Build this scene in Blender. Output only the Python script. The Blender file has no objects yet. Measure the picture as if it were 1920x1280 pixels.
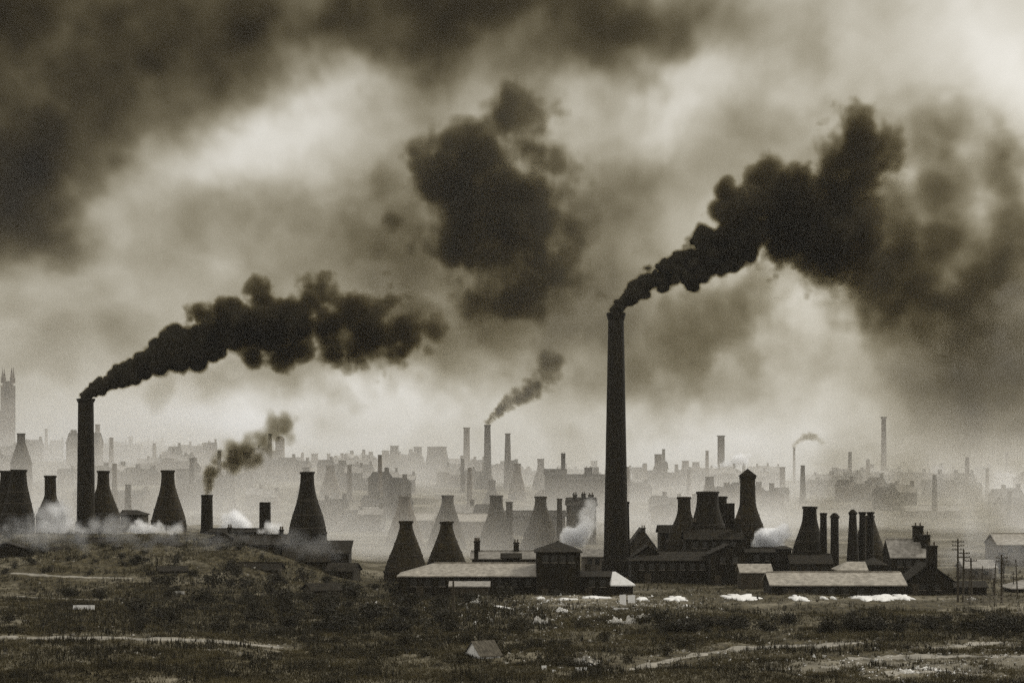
import bpy, bmesh, math, random
import numpy as np
from mathutils import Vector, Matrix, noise as mnoise

S = bpy.context.scene
COL = S.collection
R = math.radians

# ------------------------------------------------------------------ camera
F, Y0, CAM_H = 4516.0, 880.0, 20.0            # focal length and horizon row in the photograph's pixels; eye height
cam_d = bpy.data.cameras.new('camera'); cam = bpy.data.objects.new('camera', cam_d); COL.objects.link(cam)
cam.location = (0, 0, CAM_H); cam.rotation_euler = (R(90), 0, 0)
cam_d.sensor_width = 36; cam_d.lens = 36 * F / 1920; cam_d.shift_y = (Y0 - 640) / 1920
cam_d.clip_start = 1; cam_d.clip_end = 12000
S.camera = cam

# ------------------------------------------------------------------ sky, sun, exposure
SUN_AZ, SUN_EL = 52.0, 36.0                    # degrees: clockwise from the view direction, above the horizon
w = bpy.data.worlds.new('World'); S.world = w; w.use_nodes = True
nt = w.node_tree; nt.nodes.clear()
o_ = nt.nodes.new('ShaderNodeOutputWorld'); bg = nt.nodes.new('ShaderNodeBackground')
sky = nt.nodes.new('ShaderNodeTexSky'); sky.sky_type = 'NISHITA'; sky.sun_disc = False
sky.sun_elevation = R(SUN_EL); sky.sun_rotation = R(SUN_AZ); sky.dust_density = 1.6; sky.air_density = 1.0
bw = nt.nodes.new('ShaderNodeRGBToBW')
tint = nt.nodes.new('ShaderNodeMix'); tint.data_type = 'RGBA'; tint.blend_type = 'MULTIPLY'; tint.inputs[0].default_value = 1
tint.inputs[7].default_value = (1.0, 0.982, 0.945, 1)
veil = nt.nodes.new('ShaderNodeMix'); veil.data_type = 'FLOAT'; veil.inputs[0].default_value = 0.6; veil.inputs[3].default_value = 5.2   # even smoke-grey overcast over the clear sky
nt.links.new(sky.outputs[0], bw.inputs[0]); nt.links.new(bw.outputs[0], veil.inputs[2]); nt.links.new(veil.outputs[0], tint.inputs[6])
nt.links.new(tint.outputs[2], bg.inputs[0]); bg.inputs[1].default_value = 0.11
nt.links.new(bg.outputs[0], o_.inputs[0])

sun_d = bpy.data.lights.new('sun', 'SUN'); sun = bpy.data.objects.new('sun', sun_d); COL.objects.link(sun)
sun_d.energy = 1.2; sun_d.angle = R(14); sun_d.color = (1.0, 0.97, 0.91)
to_sun = Vector((math.sin(R(SUN_AZ)) * math.cos(R(SUN_EL)), math.cos(R(SUN_AZ)) * math.cos(R(SUN_EL)), math.sin(R(SUN_EL))))
sun.rotation_euler = (-to_sun).to_track_quat('-Z', 'Y').to_euler(); sun.location = (200, 300, 300)

S.view_settings.view_transform = 'Standard'; S.view_settings.look = 'None'
S.view_settings.gamma = 1; S.view_settings.use_curve_mapping = False
S.view_settings.exposure = 0.7
S.render.engine = 'CYCLES'
cy = S.cycles
cy.max_bounces = 12; cy.diffuse_bounces = 2; cy.glossy_bounces = 2; cy.transmission_bounces = 2
cy.volume_bounces = 12; cy.transparent_max_bounces = 32
cy.use_denoising = False        # the last of the sampling noise is left in: it is as fine as the old plate's grain
cy.volume_step_rate = 1.0; cy.volume_max_steps = 400
cy.caustics_reflective = False; cy.caustics_refractive = False

# ------------------------------------------------------------------ small helpers
def at(px, py, D):
    return Vector(((px - 960) * D / F, D, CAM_H - (py - Y0) * D / F))
def sstep(a, b, x):
    t = np.clip((np.asarray(x, float) - a) / (b - a), 0, 1)
    return t * t * (3 - 2 * t)
_rng = np.random.default_rng(5)
_lat = _rng.random((256, 256))
def vn2(x, y):
    x = np.asarray(x, float); y = np.asarray(y, float)
    xi = np.floor(x).astype(int); yi = np.floor(y).astype(int); fx = x - xi; fy = y - yi
    fx = fx * fx * (3 - 2 * fx); fy = fy * fy * (3 - 2 * fy)
    g = lambda i, j: _lat[i % 256, j % 256]
    return (g(xi, yi) * (1 - fx) + g(xi + 1, yi) * fx) * (1 - fy) + (g(xi, yi + 1) * (1 - fx) + g(xi + 1, yi + 1) * fx) * fy
def T(x, y):
    """height of the ground"""
    x = np.asarray(x, float); y = np.asarray(y, float)
    z = 15.8 * (1 - sstep(-10, 80, y))
    terrace = 1.5 * (1 - sstep(352, 364, y))
    z = z + terrace
    u = vn2(x / 19 + 7, y / 26) - .5; v = vn2(x / 7 + 31, y / 9 + 3) - .5; q = vn2(x / 2.6, y / 3.1 + 9) - .5
    rough = sstep(120, 200, y) * (1 - sstep(352, 364, y) * .75)
    z = z + rough * (u * 1.3 + v * .8 + q * .4)
    pool = sstep(322, 333, y) * (1 - sstep(346, 353, y))            # flat marshy strip with the clay beds
    z = z * (1 - pool) + pool * (1.5 + v * .42 + q * .12)
    bank = (1 - sstep(-54, -24, x * 450 / np.maximum(y, 200) + 5 * (vn2(y / 23, 3.3) - .5))) * sstep(345, 440, y + 12 * u) * (1 - sstep(560, 640, y))
    z = z + bank * (7.0 + .5 * u + .7 * v + .5 * q)
    lift = 12 + 13 * (1 - sstep(-160, 60, x * 1000 / np.maximum(y, 1)))
    z = z + lift * sstep(660, 1290, y)
    return z
def Tz(x, y): return float(T(x, y))
def ground_at(px, py):
    D = 150.0
    while D < 1700:
        p = at(px, py, D)
        if p.z <= Tz(p.x, p.y): return Vector((p.x, p.y, Tz(p.x, p.y)))
        D += .5
    return at(px, py, 1700)

def new_mat(name):
    m = bpy.data.materials.new(name); m.use_nodes = True; m.node_tree.nodes.clear()
    return m, m.node_tree
def mat(name, c1, c2, scale=1.0, rough=.9, streak=None, detail=6, c3=None, bump=0, spec=.25):
    """a procedural surface: two (or three) colours mixed by noise in the object's own space, optional soot streaks that run down"""
    m, t = new_mat(name); N = t.nodes.new; L = t.links.new
    out = N('ShaderNodeOutputMaterial'); b = N('ShaderNodeBsdfPrincipled'); L(b.outputs[0], out.inputs[0])
    b.inputs['Roughness'].default_value = rough; b.inputs['Specular IOR Level'].default_value = spec
    tc = N('ShaderNodeTexCoord'); no = N('ShaderNodeTexNoise'); no.inputs['Scale'].default_value = scale; no.inputs['Detail'].default_value = detail
    no.inputs['Roughness'].default_value = .65
    L(tc.outputs['Object'], no.inputs['Vector'])
    r = N('ShaderNodeValToRGB'); r.color_ramp.elements[0].position = .33; r.color_ramp.elements[1].position = .68
    r.color_ramp.elements[0].color = (*c1, 1); r.color_ramp.elements[1].color = (*c2, 1)
    if c3:
        e = r.color_ramp.elements.new(.78); e.color = (*c3, 1)
    L(no.outputs[0], r.inputs[0]); col = r.outputs[0]
    if streak:
        mp = N('ShaderNodeMapping'); mp.inputs['Scale'].default_value = (streak, streak, streak * .09); L(tc.outputs['Object'], mp.inputs[0])
        n2 = N('ShaderNodeTexNoise'); n2.inputs['Scale'].default_value = 1; n2.inputs['Detail'].default_value = 5; L(mp.outputs[0], n2.inputs['Vector'])
        r2 = N('ShaderNodeValToRGB'); r2.color_ramp.elements[0].position = .35; r2.color_ramp.elements[1].position = .7
        r2.color_ramp.elements[0].color = (.6, .57, .52, 1); r2.color_ramp.elements[1].color = (1.15, 1.12, 1.08, 1); L(n2.outputs[0], r2.inputs[0])
        mx = N('ShaderNodeMix'); mx.data_type = 'RGBA'; mx.blend_type = 'MULTIPLY'; mx.inputs[0].default_value = 1
        L(col, mx.inputs[6]); L(r2.outputs[0], mx.inputs[7]); col = mx.outputs[2]
    L(col, b.inputs['Base Color'])
    if bump:
        bp = N('ShaderNodeBump'); bp.inputs['Strength'].default_value = .8; bp.inputs['Distance'].default_value = bump
        L(no.outputs[0], bp.inputs['Height']); L(bp.outputs[0], b.inputs['Normal'])
    return m

M = {}
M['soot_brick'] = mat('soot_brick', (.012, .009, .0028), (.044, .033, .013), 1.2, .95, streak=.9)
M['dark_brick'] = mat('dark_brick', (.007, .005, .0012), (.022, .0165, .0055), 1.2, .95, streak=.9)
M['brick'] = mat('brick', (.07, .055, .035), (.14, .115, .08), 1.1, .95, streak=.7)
M['grey_wall'] = mat('grey_wall', (.13, .115, .09), (.22, .2, .165), .9, .95, streak=.6)
M['slate'] = mat('slate', (.20, .185, .155), (.34, .32, .28), 1.6, .62, streak=1.2, spec=.4)
M['pale_slate'] = mat('pale_slate', (.29, .265, .215), (.39, .36, .30), .5, .6, streak=1.5, spec=.4)
M['dark_slate'] = mat('dark_slate', (.008, .006, .002), (.026, .020, .009), 1.4, .9, streak=1.0, spec=.12)
M['white'] = mat('white_wash', (.66, .64, .58), (.82, .80, .75), 2.2, .8)
M['crock'] = mat('broken_crockery', (.34, .32, .27), (.72, .69, .62), 3.5, .6)
M['wood'] = mat('weathered_wood', (.035, .028, .015), (.085, .07, .045), 3.0, .9, streak=3)
M['grey_wood'] = mat('grey_boards', (.16, .145, .115), (.28, .26, .215), 3.0, .9, streak=3)
M['old_board'] = mat('old_boards', (.06, .052, .036), (.13, .115, .085), 3.0, .95, streak=3)
M['glass_and_door_shade'] = mat('grimy_glass_and_door_shade', (.01, .009, .006), (.03, .026, .018), 2.0, .2, spec=.5)
M['iron'] = mat('rusty_iron', (.02, .016, .009), (.05, .038, .02), 4.0, .7)
M['leaf'] = mat('scrub_leaf', (.008, .0062, .0015), (.035, .028, .009), .8, .8)
M['leaf_olive'] = mat('olive_leaf', (.018, .0145, .004), (.065, .052, .02), .8, .8)
M['stem'] = mat('stem_bark', (.03, .024, .014), (.06, .05, .03), 5, .9)
M['tuft'] = mat('rough_grass', (.015, .0115, .003), (.12, .097, .043), .22, .9)
M['dry_tuft'] = mat('dry_grass', (.15, .13, .08), (.33, .295, .205), .3, .9)
M['stone'] = mat('rubble', (.16, .145, .11), (.42, .39, .33), .6, .85)
M['earth'] = mat('track_earth', (.15, .135, .10), (.34, .31, .25), .5, .95, c3=(.44, .41, .34), bump=.1)

def ground_mat():
    m, t = new_mat('rough_ground'); N = t.nodes.new; L = t.links.new
    out = N('ShaderNodeOutputMaterial'); b = N('ShaderNodeBsdfPrincipled'); L(b.outputs[0], out.inputs[0]); b.inputs['Roughness'].default_value = .95
    b.inputs['Specular IOR Level'].default_value = .15
    g = N('ShaderNodeNewGeometry')
    def noise(sc, st=(1, 1, 1), d=5, ro=.6):
        mp = N('ShaderNodeMapping'); mp.inputs['Scale'].default_value = st; L(g.outputs['Position'], mp.inputs[0])
        n = N('ShaderNodeTexNoise'); n.inputs['Scale'].default_value = sc; n.inputs['Detail'].default_value = d; n.inputs['Roughness'].default_value = ro
        L(mp.outputs[0], n.inputs['Vector']); return n.outputs[0]
    def ramp(f, p0, p1, c0, c1):
        r = N('ShaderNodeValToRGB'); e = r.color_ramp.elements; e[0].position = p0; e[1].position = p1; e[0].color = (*c0, 1); e[1].color = (*c1, 1); L(f, r.inputs[0]); return r.outputs[0]
    def mixc(fac, a, c):
        x = N('ShaderNodeMix'); x.data_type = 'RGBA'; L(fac, x.inputs[0]); L(a, x.inputs[6]); L(c, x.inputs[7]); return x.outputs[2]
    fine = noise(1.1, (1, .55, 1), 6, .7)
    base = ramp(fine, .34, .74, (.014, .0105, .0025), (.115, .093, .044))
    pale = ramp(fine, .3, .7, (.065, .054, .028), (.29, .255, .18))
    patch = ramp(noise(.05, (1, .8, 1), 6, .68), .5, .62, (0, 0, 0), (1, 1, 1))
    L(mixc(patch, base, pale), b.inputs['Base Color'])
    bp = N('ShaderNodeBump'); bp.inputs['Strength'].default_value = .7; bp.inputs['Distance'].default_value = .25; L(fine, bp.inputs['Height']); L(bp.outputs[0], b.inputs['Normal'])
    return m
M['ground'] = ground_mat()
def water_mat():
    m, t = new_mat('still_water'); N = t.nodes.new; L = t.links.new
    out = N('ShaderNodeOutputMaterial'); b = N('ShaderNodeBsdfPrincipled'); L(b.outputs[0], out.inputs[0])
    b.inputs['Base Color'].default_value = (.06, .055, .04, 1); b.inputs['Roughness'].default_value = .06; b.inputs['IOR'].default_value = 1.33; b.inputs['Specular IOR Level'].default_value = .5
    g = N('ShaderNodeNewGeometry'); n = N('ShaderNodeTexNoise'); n.inputs['Scale'].default_value = 1.2; L(g.outputs['Position'], n.inputs['Vector'])
    bp = N('ShaderNodeBump'); bp.inputs['Strength'].default_value = .12; bp.inputs['Distance'].default_value = .05; L(n.outputs[0], bp.inputs['Height']); L(bp.outputs[0], b.inputs['Normal'])
    return m
M['water'] = water_mat()

def add_box(bm, x0, x1, y0, y1, z0, z1):
    v = [bm.verts.new(p) for p in ((x0, y0, z0), (x1, y0, z0), (x1, y1, z0), (x0, y1, z0), (x0, y0, z1), (x1, y0, z1), (x1, y1, z1), (x0, y1, z1))]
    for f in ((3, 2, 1, 0), (4, 5, 6, 7), (0, 1, 5, 4), (1, 2, 6, 5), (2, 3, 7, 6), (3, 0, 4, 7)): bm.faces.new([v[i] for i in f])
def add_lathe(bm, prof, n=28, wob=0, seed=0):
    """prof: (radius, z) pairs, revolved round z; wob: unevenness of the brickwork"""
    rings = []
    for k, (r, z) in enumerate(prof):
        ring = []
        for i in range(n):
            a = 2 * math.pi * i / n
            rr = r * (1 + wob * mnoise.noise((math.cos(a) * 1.4 + seed, math.sin(a) * 1.4, z * .22 + seed)))
            ring.append(bm.verts.new((rr * math.cos(a), rr * math.sin(a), z)))
        rings.append(ring)
    for a, b in zip(rings, rings[1:]):
        for i in range(n): bm.faces.new((a[i], a[(i + 1) % n], b[(i + 1) % n], b[i]))
    return rings
def obj(name, bm, m, parent=None, smooth=False, loc=None):
    me = bpy.data.meshes.new(name)
    bmesh.ops.recalc_face_normals(bm, faces=bm.faces); bm.to_mesh(me); bm.free()
    me.materials.append(m)
    if smooth: me.polygons.foreach_set('use_smooth', [True] * len(me.polygons))
    o = bpy.data.objects.new(name, me); COL.objects.link(o); o.parent = parent
    if loc is not None: o.location = loc
    return o
def tag(o, label=None, cat=None, group=None, kind=None):
    if label: o['label'] = label
    if cat: o['category'] = cat
    if group: o['group'] = group
    if kind: o['kind'] = kind
    return o
def thing(name, label, cat, loc, rz=0, group=None):
    o = bpy.data.objects.new(name, None); COL.objects.link(o); o.location = loc; o.rotation_euler = (0, 0, rz); o.empty_display_size = .5
    return tag(o, label, cat, group)
def copy_tree(o, parent=None):
    c = o.copy(); COL.objects.link(c); c.parent = parent
    for ch in list(o.children): copy_tree(ch, c)
    return c

# ------------------------------------------------------------------ the ground
def build_ground():
    ys = np.concatenate([np.linspace(-140, 190, 50), np.geomspace(192, 480, 260), np.geomspace(484, 1760, 130)])
    us = np.linspace(-1, 1, 361)
    wid = 130 + np.maximum(ys, 0) * .46
    X = us[None, :] * wid[:, None]; Y = np.repeat(ys[:, None], len(us), 1)
    Z = T(X, Y)
    V = np.stack([X, Y, Z], -1).reshape(-1, 3)
    ny, nx = X.shape
    i = (np.arange(ny - 1)[:, None] * nx + np.arange(nx - 1)[None, :]).ravel()
    Fc = np.stack([i, i + 1, i + nx + 1, i + nx], 1)
    me = bpy.data.meshes.new('ground'); me.from_pydata(V.tolist(), [], Fc.tolist()); me.materials.append(M['ground'])
    me.polygons.foreach_set('use_smooth', [True] * len(me.polygons))
    o = bpy.data.objects.new('ground', me); COL.objects.link(o); tag(o, kind='structure')
build_ground()

TRACKS = []
def path(pts, name='path', m='earth', seed=0, worn=True):
    """a worn track draped on the ground; pts: (px, py, width in metres)"""
    rnd = random.Random(seed); P = []
    for (a, b) in zip(pts, pts[1:]):
        for k in range(12):
            t = k / 12; g = ground_at(a[0] + (b[0] - a[0]) * t, a[1] + (b[1] - a[1]) * t); P.append((g.x, g.y, a[2] + (b[2] - a[2]) * t))
    if worn: TRACKS.extend(P)
    bm = bmesh.new(); rows = []
    for k, (x, y, wd) in enumerate(P):
        row = []
        j0, j1 = rnd.uniform(-.35, .35), rnd.uniform(-.35, .35)
        for s in range(7):
            u = s / 6 * 2 - 1
            yy = y + u * wd / 2 * (1 + (j0 if u < 0 else j1)); row.append(bm.verts.new((x, yy, Tz(x, yy) + (.05 if abs(u) < .99 else -.12))))
        rows.append(row)
    for a, b in zip(rows, rows[1:]):
        for s in range(6): bm.faces.new((a[s], b[s], b[s + 1], a[s + 1]))
    return tag(obj(name, bm, M[m], smooth=True), kind='structure')
M['bare'] = mat('bare_ground', (.055, .046, .024), (.20, .175, .12), .35, .95, c3=(.32, .285, .21), bump=.1)
path([(1240, 1266, 5), (1430, 1250, 12), (1700, 1246, 16), (2050, 1248, 16)], name='bare_ground', m='bare', seed=9, worn=False)
path([(-40, 1196, 3), (200, 1196, 3.5), (380, 1200, 4.5), (545, 1216, 1.5)], seed=1)
path([(1180, 1256, 3), (1300, 1228, 4.5), (1450, 1212, 4.5), (1560, 1209, 4), (1620, 1203, 1.2)], seed=2)
path([(1590, 1236, 2.0), (1700, 1232, 4), (1800, 1230, 3), (1960, 1231, 3)], seed=3)
path([(1740, 1216, 1.5), (1830, 1208, 3.5), (1880, 1204, 1.5)], seed=4)
path([(20, 1075, 1.2), (140, 1082, 2), (260, 1084, 1.0)], seed=5)
path([(10, 1118, .8), (120, 1122, 1.6), (190, 1126, .8)], seed=6)
path([(1660, 1262, 3), (1760, 1256, 5), (1850, 1268, 2)], seed=7)
path([(1540, 1252, 2), (1620, 1246, 4), (1660, 1240, 1)], seed=8)

def clay_bed(px, py, wpx, hpx, seed):
    """a low spread of white clay and potsherds on the marshy strip"""
    c = ground_at(px, py); D = c.y; sx = wpx / 2 * D / F; sy = hpx / 2 * D * D / (F * 18.4) * .8; n = 44
    bm = bmesh.new(); rings = []
    for f, h in ((1.0, -.25), (.93, .04), (.8, .12), (.45, .2), (.15, .22)):
        ring = []
        for i in range(n):
            a = 2 * math.pi * i / n; ca, sa = math.cos(a), math.sin(a)
            k = f * (.85 + .75 * mnoise.noise((ca * 2.6 + seed, sa * 2.6, seed * 1.7)) + .25 * mnoise.noise((ca * 9 + seed, sa * 9, seed)))
            x, y = sx * ca * k, sy * sa * k
            ring.append(bm.verts.new((x, y, Tz(c.x + x, c.y + y) - c.z + h * (1 + .9 * mnoise.noise((x * .7, y * .7, seed))) + .05)))
        rings.append(ring)
    for a, b in zip(rings, rings[1:]):
        for i in range(n): bm.faces.new((a[i], a[(i + 1) % n], b[(i + 1) % n], b[i]))
    bm.faces.new(rings[-1]); o = obj('clay_bed', bm, M['white'], smooth=True); o.location = c; tag(o, kind='structure')
for k, a in enumerate([(1265, 1123, 44, 9), (1388, 1121, 74, 11), (1497, 1122, 36, 13), (1545, 1122, 14, 6), (1563, 1122, 9, 5), (1615, 1121, 58, 13), (1655, 1121, 52, 12), (1693, 1120, 34, 9),
                       (1112, 1121, 70, 3.5), (1060, 1124, 34, 3), (1205, 1123, 26, 7), (1015, 1122, 20, 3), (945, 1140, 40, 3)]): clay_bed(*a, seed=k + 3)

# ------------------------------------------------------------------ kilns and chimneys
def oven(px, ytop, D, neck, base, ybase, label, neck_len=.17, round_=.6, m='soot_brick', seed=0, group=None, top_w=None, name='bottle_oven', cowl=False):
    """bottle oven; neck, base: half widths in the photograph's pixels at the top and at row ybase"""
    s = D / F; c = at(px, ytop, D); g = Tz(c.x, c.y) - .6; H = c.z - g
    rn, rb = neck * s, base * s; zb = CAM_H - (ybase - Y0) * s - g; zb = max(zb, .4)
    zn = H - neck_len * (H - zb); prof = [(rb * 1.02, 0), (rb * 1.015, zb * .5), (rb, zb)]
    for k in range(1, 13):
        t = k / 12; f = t * (1 - round_) + round_ * t * t * (3 - 2 * t); prof.append((rb + (rn * 1.04 - rb) * f, zb + (zn - zb) * t))
    prof += [(rn, zn + (H - zn) * .4), (rn * .99, H - .45)]
    t = thing(name, label, 'bottle oven', (c.x, c.y, g), seed * 1.3, group)
    if D < 520:
        for f in (.12, .38, .66):
            zz = zb + (zn - zb) * f; rr = np.interp(zz, [q[1] for q in prof], [q[0] for q in prof]) * 1.02
            bm = bmesh.new(); add_lathe(bm, [(rr - .1, zz - .14), (rr + .05, zz - .12), (rr + .04, zz + .12), (rr - .12, zz + .14)], 28, .035, seed); obj('iron_band', bm, M['iron'], t)
    t.rotation_euler.x = .012 * math.sin(seed * 7.1); t.rotation_euler.y = .012 * math.cos(seed * 4.7)
    bm = bmesh.new(); add_lathe(bm, prof, 36, .075, seed); obj('hovel', bm, M[m], t, True)
    bm = bmesh.new(); r0 = rn * .99
    add_lathe(bm, [(r0 - .05, H - .46), (r0 + .16, H - .42), (r0 + .2, H - .08), (r0 + .12, H), (r0 * .72, H + .02), (r0 * .68, H - 2.5)], 28, .06, seed); obj('rim', bm, M[m], t)
    if rb > 2:
        bm = bmesh.new(); add_lathe(bm, [(rb * 1.0, zb - .1), (rb * 1.05, zb - .05), (rb * 1.05, zb + .22), (rb * .98, zb + .28)], 28, .02, seed); obj('string_course', bm, M[m], t)
        # an arched doorway on the yard side; its dark panel paints the opening's shade
        bm = bmesh.new(); dw, dh = .75, 2.1
        ring = [(-dw, 0), (-dw, dh - dw)] + [(-dw * math.cos(a), dh - dw + dw * math.sin(a)) for a in (R(36), R(72), R(108), R(144))] + [(dw, dh - dw), (dw, 0)]
        f = [bm.verts.new((x, -rb * 1.05 - .05, z + .6)) for x, z in ring]; b = [bm.verts.new((x, -rb * .9, z + .6)) for x, z in ring]
        bm.faces.new(f)
        for i in range(len(ring)): j = (i + 1) % len(ring); bm.faces.new((f[i], f[j], b[j], b[i]))
        d = obj('doorway', bm, M['glass_and_door_shade'], t); d.rotation_euler.z = -seed * 1.3 + (seed % 3 - 1) * .5
    if cowl:
        w_, h_ = rn * 1.18, 1.55; bm = bmesh.new()
        add_box(bm, -rn * .98, rn * .98, -rn * .98, rn * .98, H - .3, H + .05)
        v = [bm.verts.new(p) for p in ((-w_, -w_, H + .05), (w_, -w_, H + .05), (w_, w_, H + .05), (-w_, w_, H + .05), (0, -w_ * .1, H + h_), (0, w_ * .1, H + h_))]
        for q in ((0, 1, 4), (1, 2, 5, 4), (2, 3, 5), (3, 0, 4, 5), (3, 2, 1, 0)): bm.faces.new([v[i] for i in q])
        cw = obj('cowl_roof', bm, M['dark_slate'], t); cw.rotation_euler.z = -seed * 1.3
    return t

def chimney(px, ytop, D, top, bot, label, ybase=None, m='dark_brick', square=False, name='factory_chimney', cat='chimney', seed=0, group=None, cap=.22, dome=False):
    """tall stack; top, bot: half widths in pixels at the top and at row ybase (else at the ground)"""
    s = D / F; c = at(px, ytop, D); g = Tz(c.x, c.y) - .5; H = c.z - g; n = 4 if square else 24
    k = math.sqrt(2) if square else 1
    rt, rb = top * s * k, bot * s * k
    if ybase: zb = CAM_H - (ybase - Y0) * s - g; rb = rt + (rb - rt) * H / max(H - zb, 1)
    t = thing(name, label, cat, (c.x, c.y, g), R(45) if square else 0, group)
    bm = bmesh.new(); ph = min(H * .1, 3.5); rp = rb * 1.16
    add_lathe(bm, [(rp, 0), (rp, ph), (rb * 1.02, ph + rb * .14)], n); obj('plinth', bm, M[m], t)
    bm = bmesh.new(); add_lathe(bm, [(rb + (rt - rb) * f, ph * .9 + (H - ph * .9 - .3) * f) for f in np.linspace(0, 1, 13)], n, 0 if square else .012, seed); obj('shaft', bm, M[m], t, not square)
    bm = bmesh.new(); h = max(.5, min(1.6, H * .03)); c_ = cap * max(.6, rt)
    prof = [(rt - .04, H - h), (rt + c_ * .55, H - h * .8), (rt + c_ * .55, H - h * .5), (rt + c_, H - h * .42), (rt + c_, H - h * .1), (rt + c_ * .5, H)]
    prof += [(rt * .8, H + rt * .45), (rt * .45, H + rt * .75), (.02, H + rt * .85)] if dome else [(rt * .72, H + .01), (rt * .68, H - 2.2)]
    add_lathe(bm, prof, n); obj('cap', bm, M[m], t)
    return t

# ------------------------------------------------------------------ buildings
def roof_mesh(kind, x0, x1, y0, y1, ze, zr, over=.35, th=.16, hip=0, hip2=None):
    """kind 'long': ridge along x; 'gable': ridge along y; hip: how far the ridge stops short of each end"""
    bm = bmesh.new(); hip2 = hip if hip2 is None else hip2
    X0, X1, Y0_, Y1_ = x0 - over, x1 + over, y0 - over, y1 + over
    if kind == 'long':
        ym = (y0 + y1) / 2; a, b = Vector((X0 + hip, ym, zr)), Vector((X1 - hip2, ym, zr))
        faces = [[(X0, Y0_, ze), (X1, Y0_, ze), b, a], [(X1, Y1_, ze), (X0, Y1_, ze), a, b]]
        if hip > 0: faces += [[(X0, Y1_, ze), (X0, Y0_, ze), a]]
        if hip2 > 0: faces += [[(X1, Y0_, ze), (X1, Y1_, ze), b]]
    elif kind == 'gable':
        xm = (x0 + x1) / 2; a, b = Vector((xm, Y0_ + hip, zr)), Vector((xm, Y1_ - hip2, zr))
        faces = [[(X0, Y1_, ze), (X0, Y0_, ze), a, b], [(X1, Y0_, ze), (X1, Y1_, ze), b, a]]
        if hip > 0: faces += [[(X0, Y0_, ze), (X1, Y0_, ze), a]]
        if hip2 > 0: faces += [[(X1, Y1_, ze), (X0, Y1_, ze), b]]
    else:  # lean-to, falling towards -y
        faces = [[(X0, Y0_, ze), (X1, Y0_, ze), (X1, Y1_, zr), (X0, Y1_, zr)]]
    for f in faces:
        top = [bm.verts.new(Vector(p) + Vector((0, 0, th))) for p in f]; bot = [bm.verts.new(Vector(p)) for p in f]
        bm.faces.new(top); bm.faces.new(bot[::-1])
        for i in range(len(f)): j = (i + 1) % len(f); bm.faces.new((bot[i], bot[j], top[j], top[i]))
    return bm
def wall_mesh(kind, x0, x1, y0, y1, zb, ze, zr, hip=0, hip2=None):
    bm = bmesh.new(); add_box(bm, x0, x1, y0, y1, zb, ze); hip2 = hip if hip2 is None else hip2
    tri = []
    if kind == 'long':
        ym = (y0 + y1) / 2
        if hip == 0: tri.append([(x0, y0, ze), (x0, y1, ze), (x0, ym, zr)])
        if hip2 == 0: tri.append([(x1, y0, ze), (x1, y1, ze), (x1, ym, zr)])
    elif kind == 'gable':
        xm = (x0 + x1) / 2
        if hip == 0: tri.append([(x0, y0, ze), (x1, y0, ze), (xm, y0, zr)])
        if hip2 == 0: tri.append([(x0, y1, ze), (x1, y1, ze), (xm, y1, zr)])
    else:
        tri = [[(x0, y0, ze), (x0, y1, ze), (x0, y1, zr)], [(x1, y0, ze), (x1, y1, ze), (x1, y1, zr)], [(x0, y1, ze), (x1, y1, ze), (x1, y1, zr), (x0, y1, zr)]]
    for q in tri: bm.faces.new([bm.verts.new(p) for p in q])
    return bm
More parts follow.
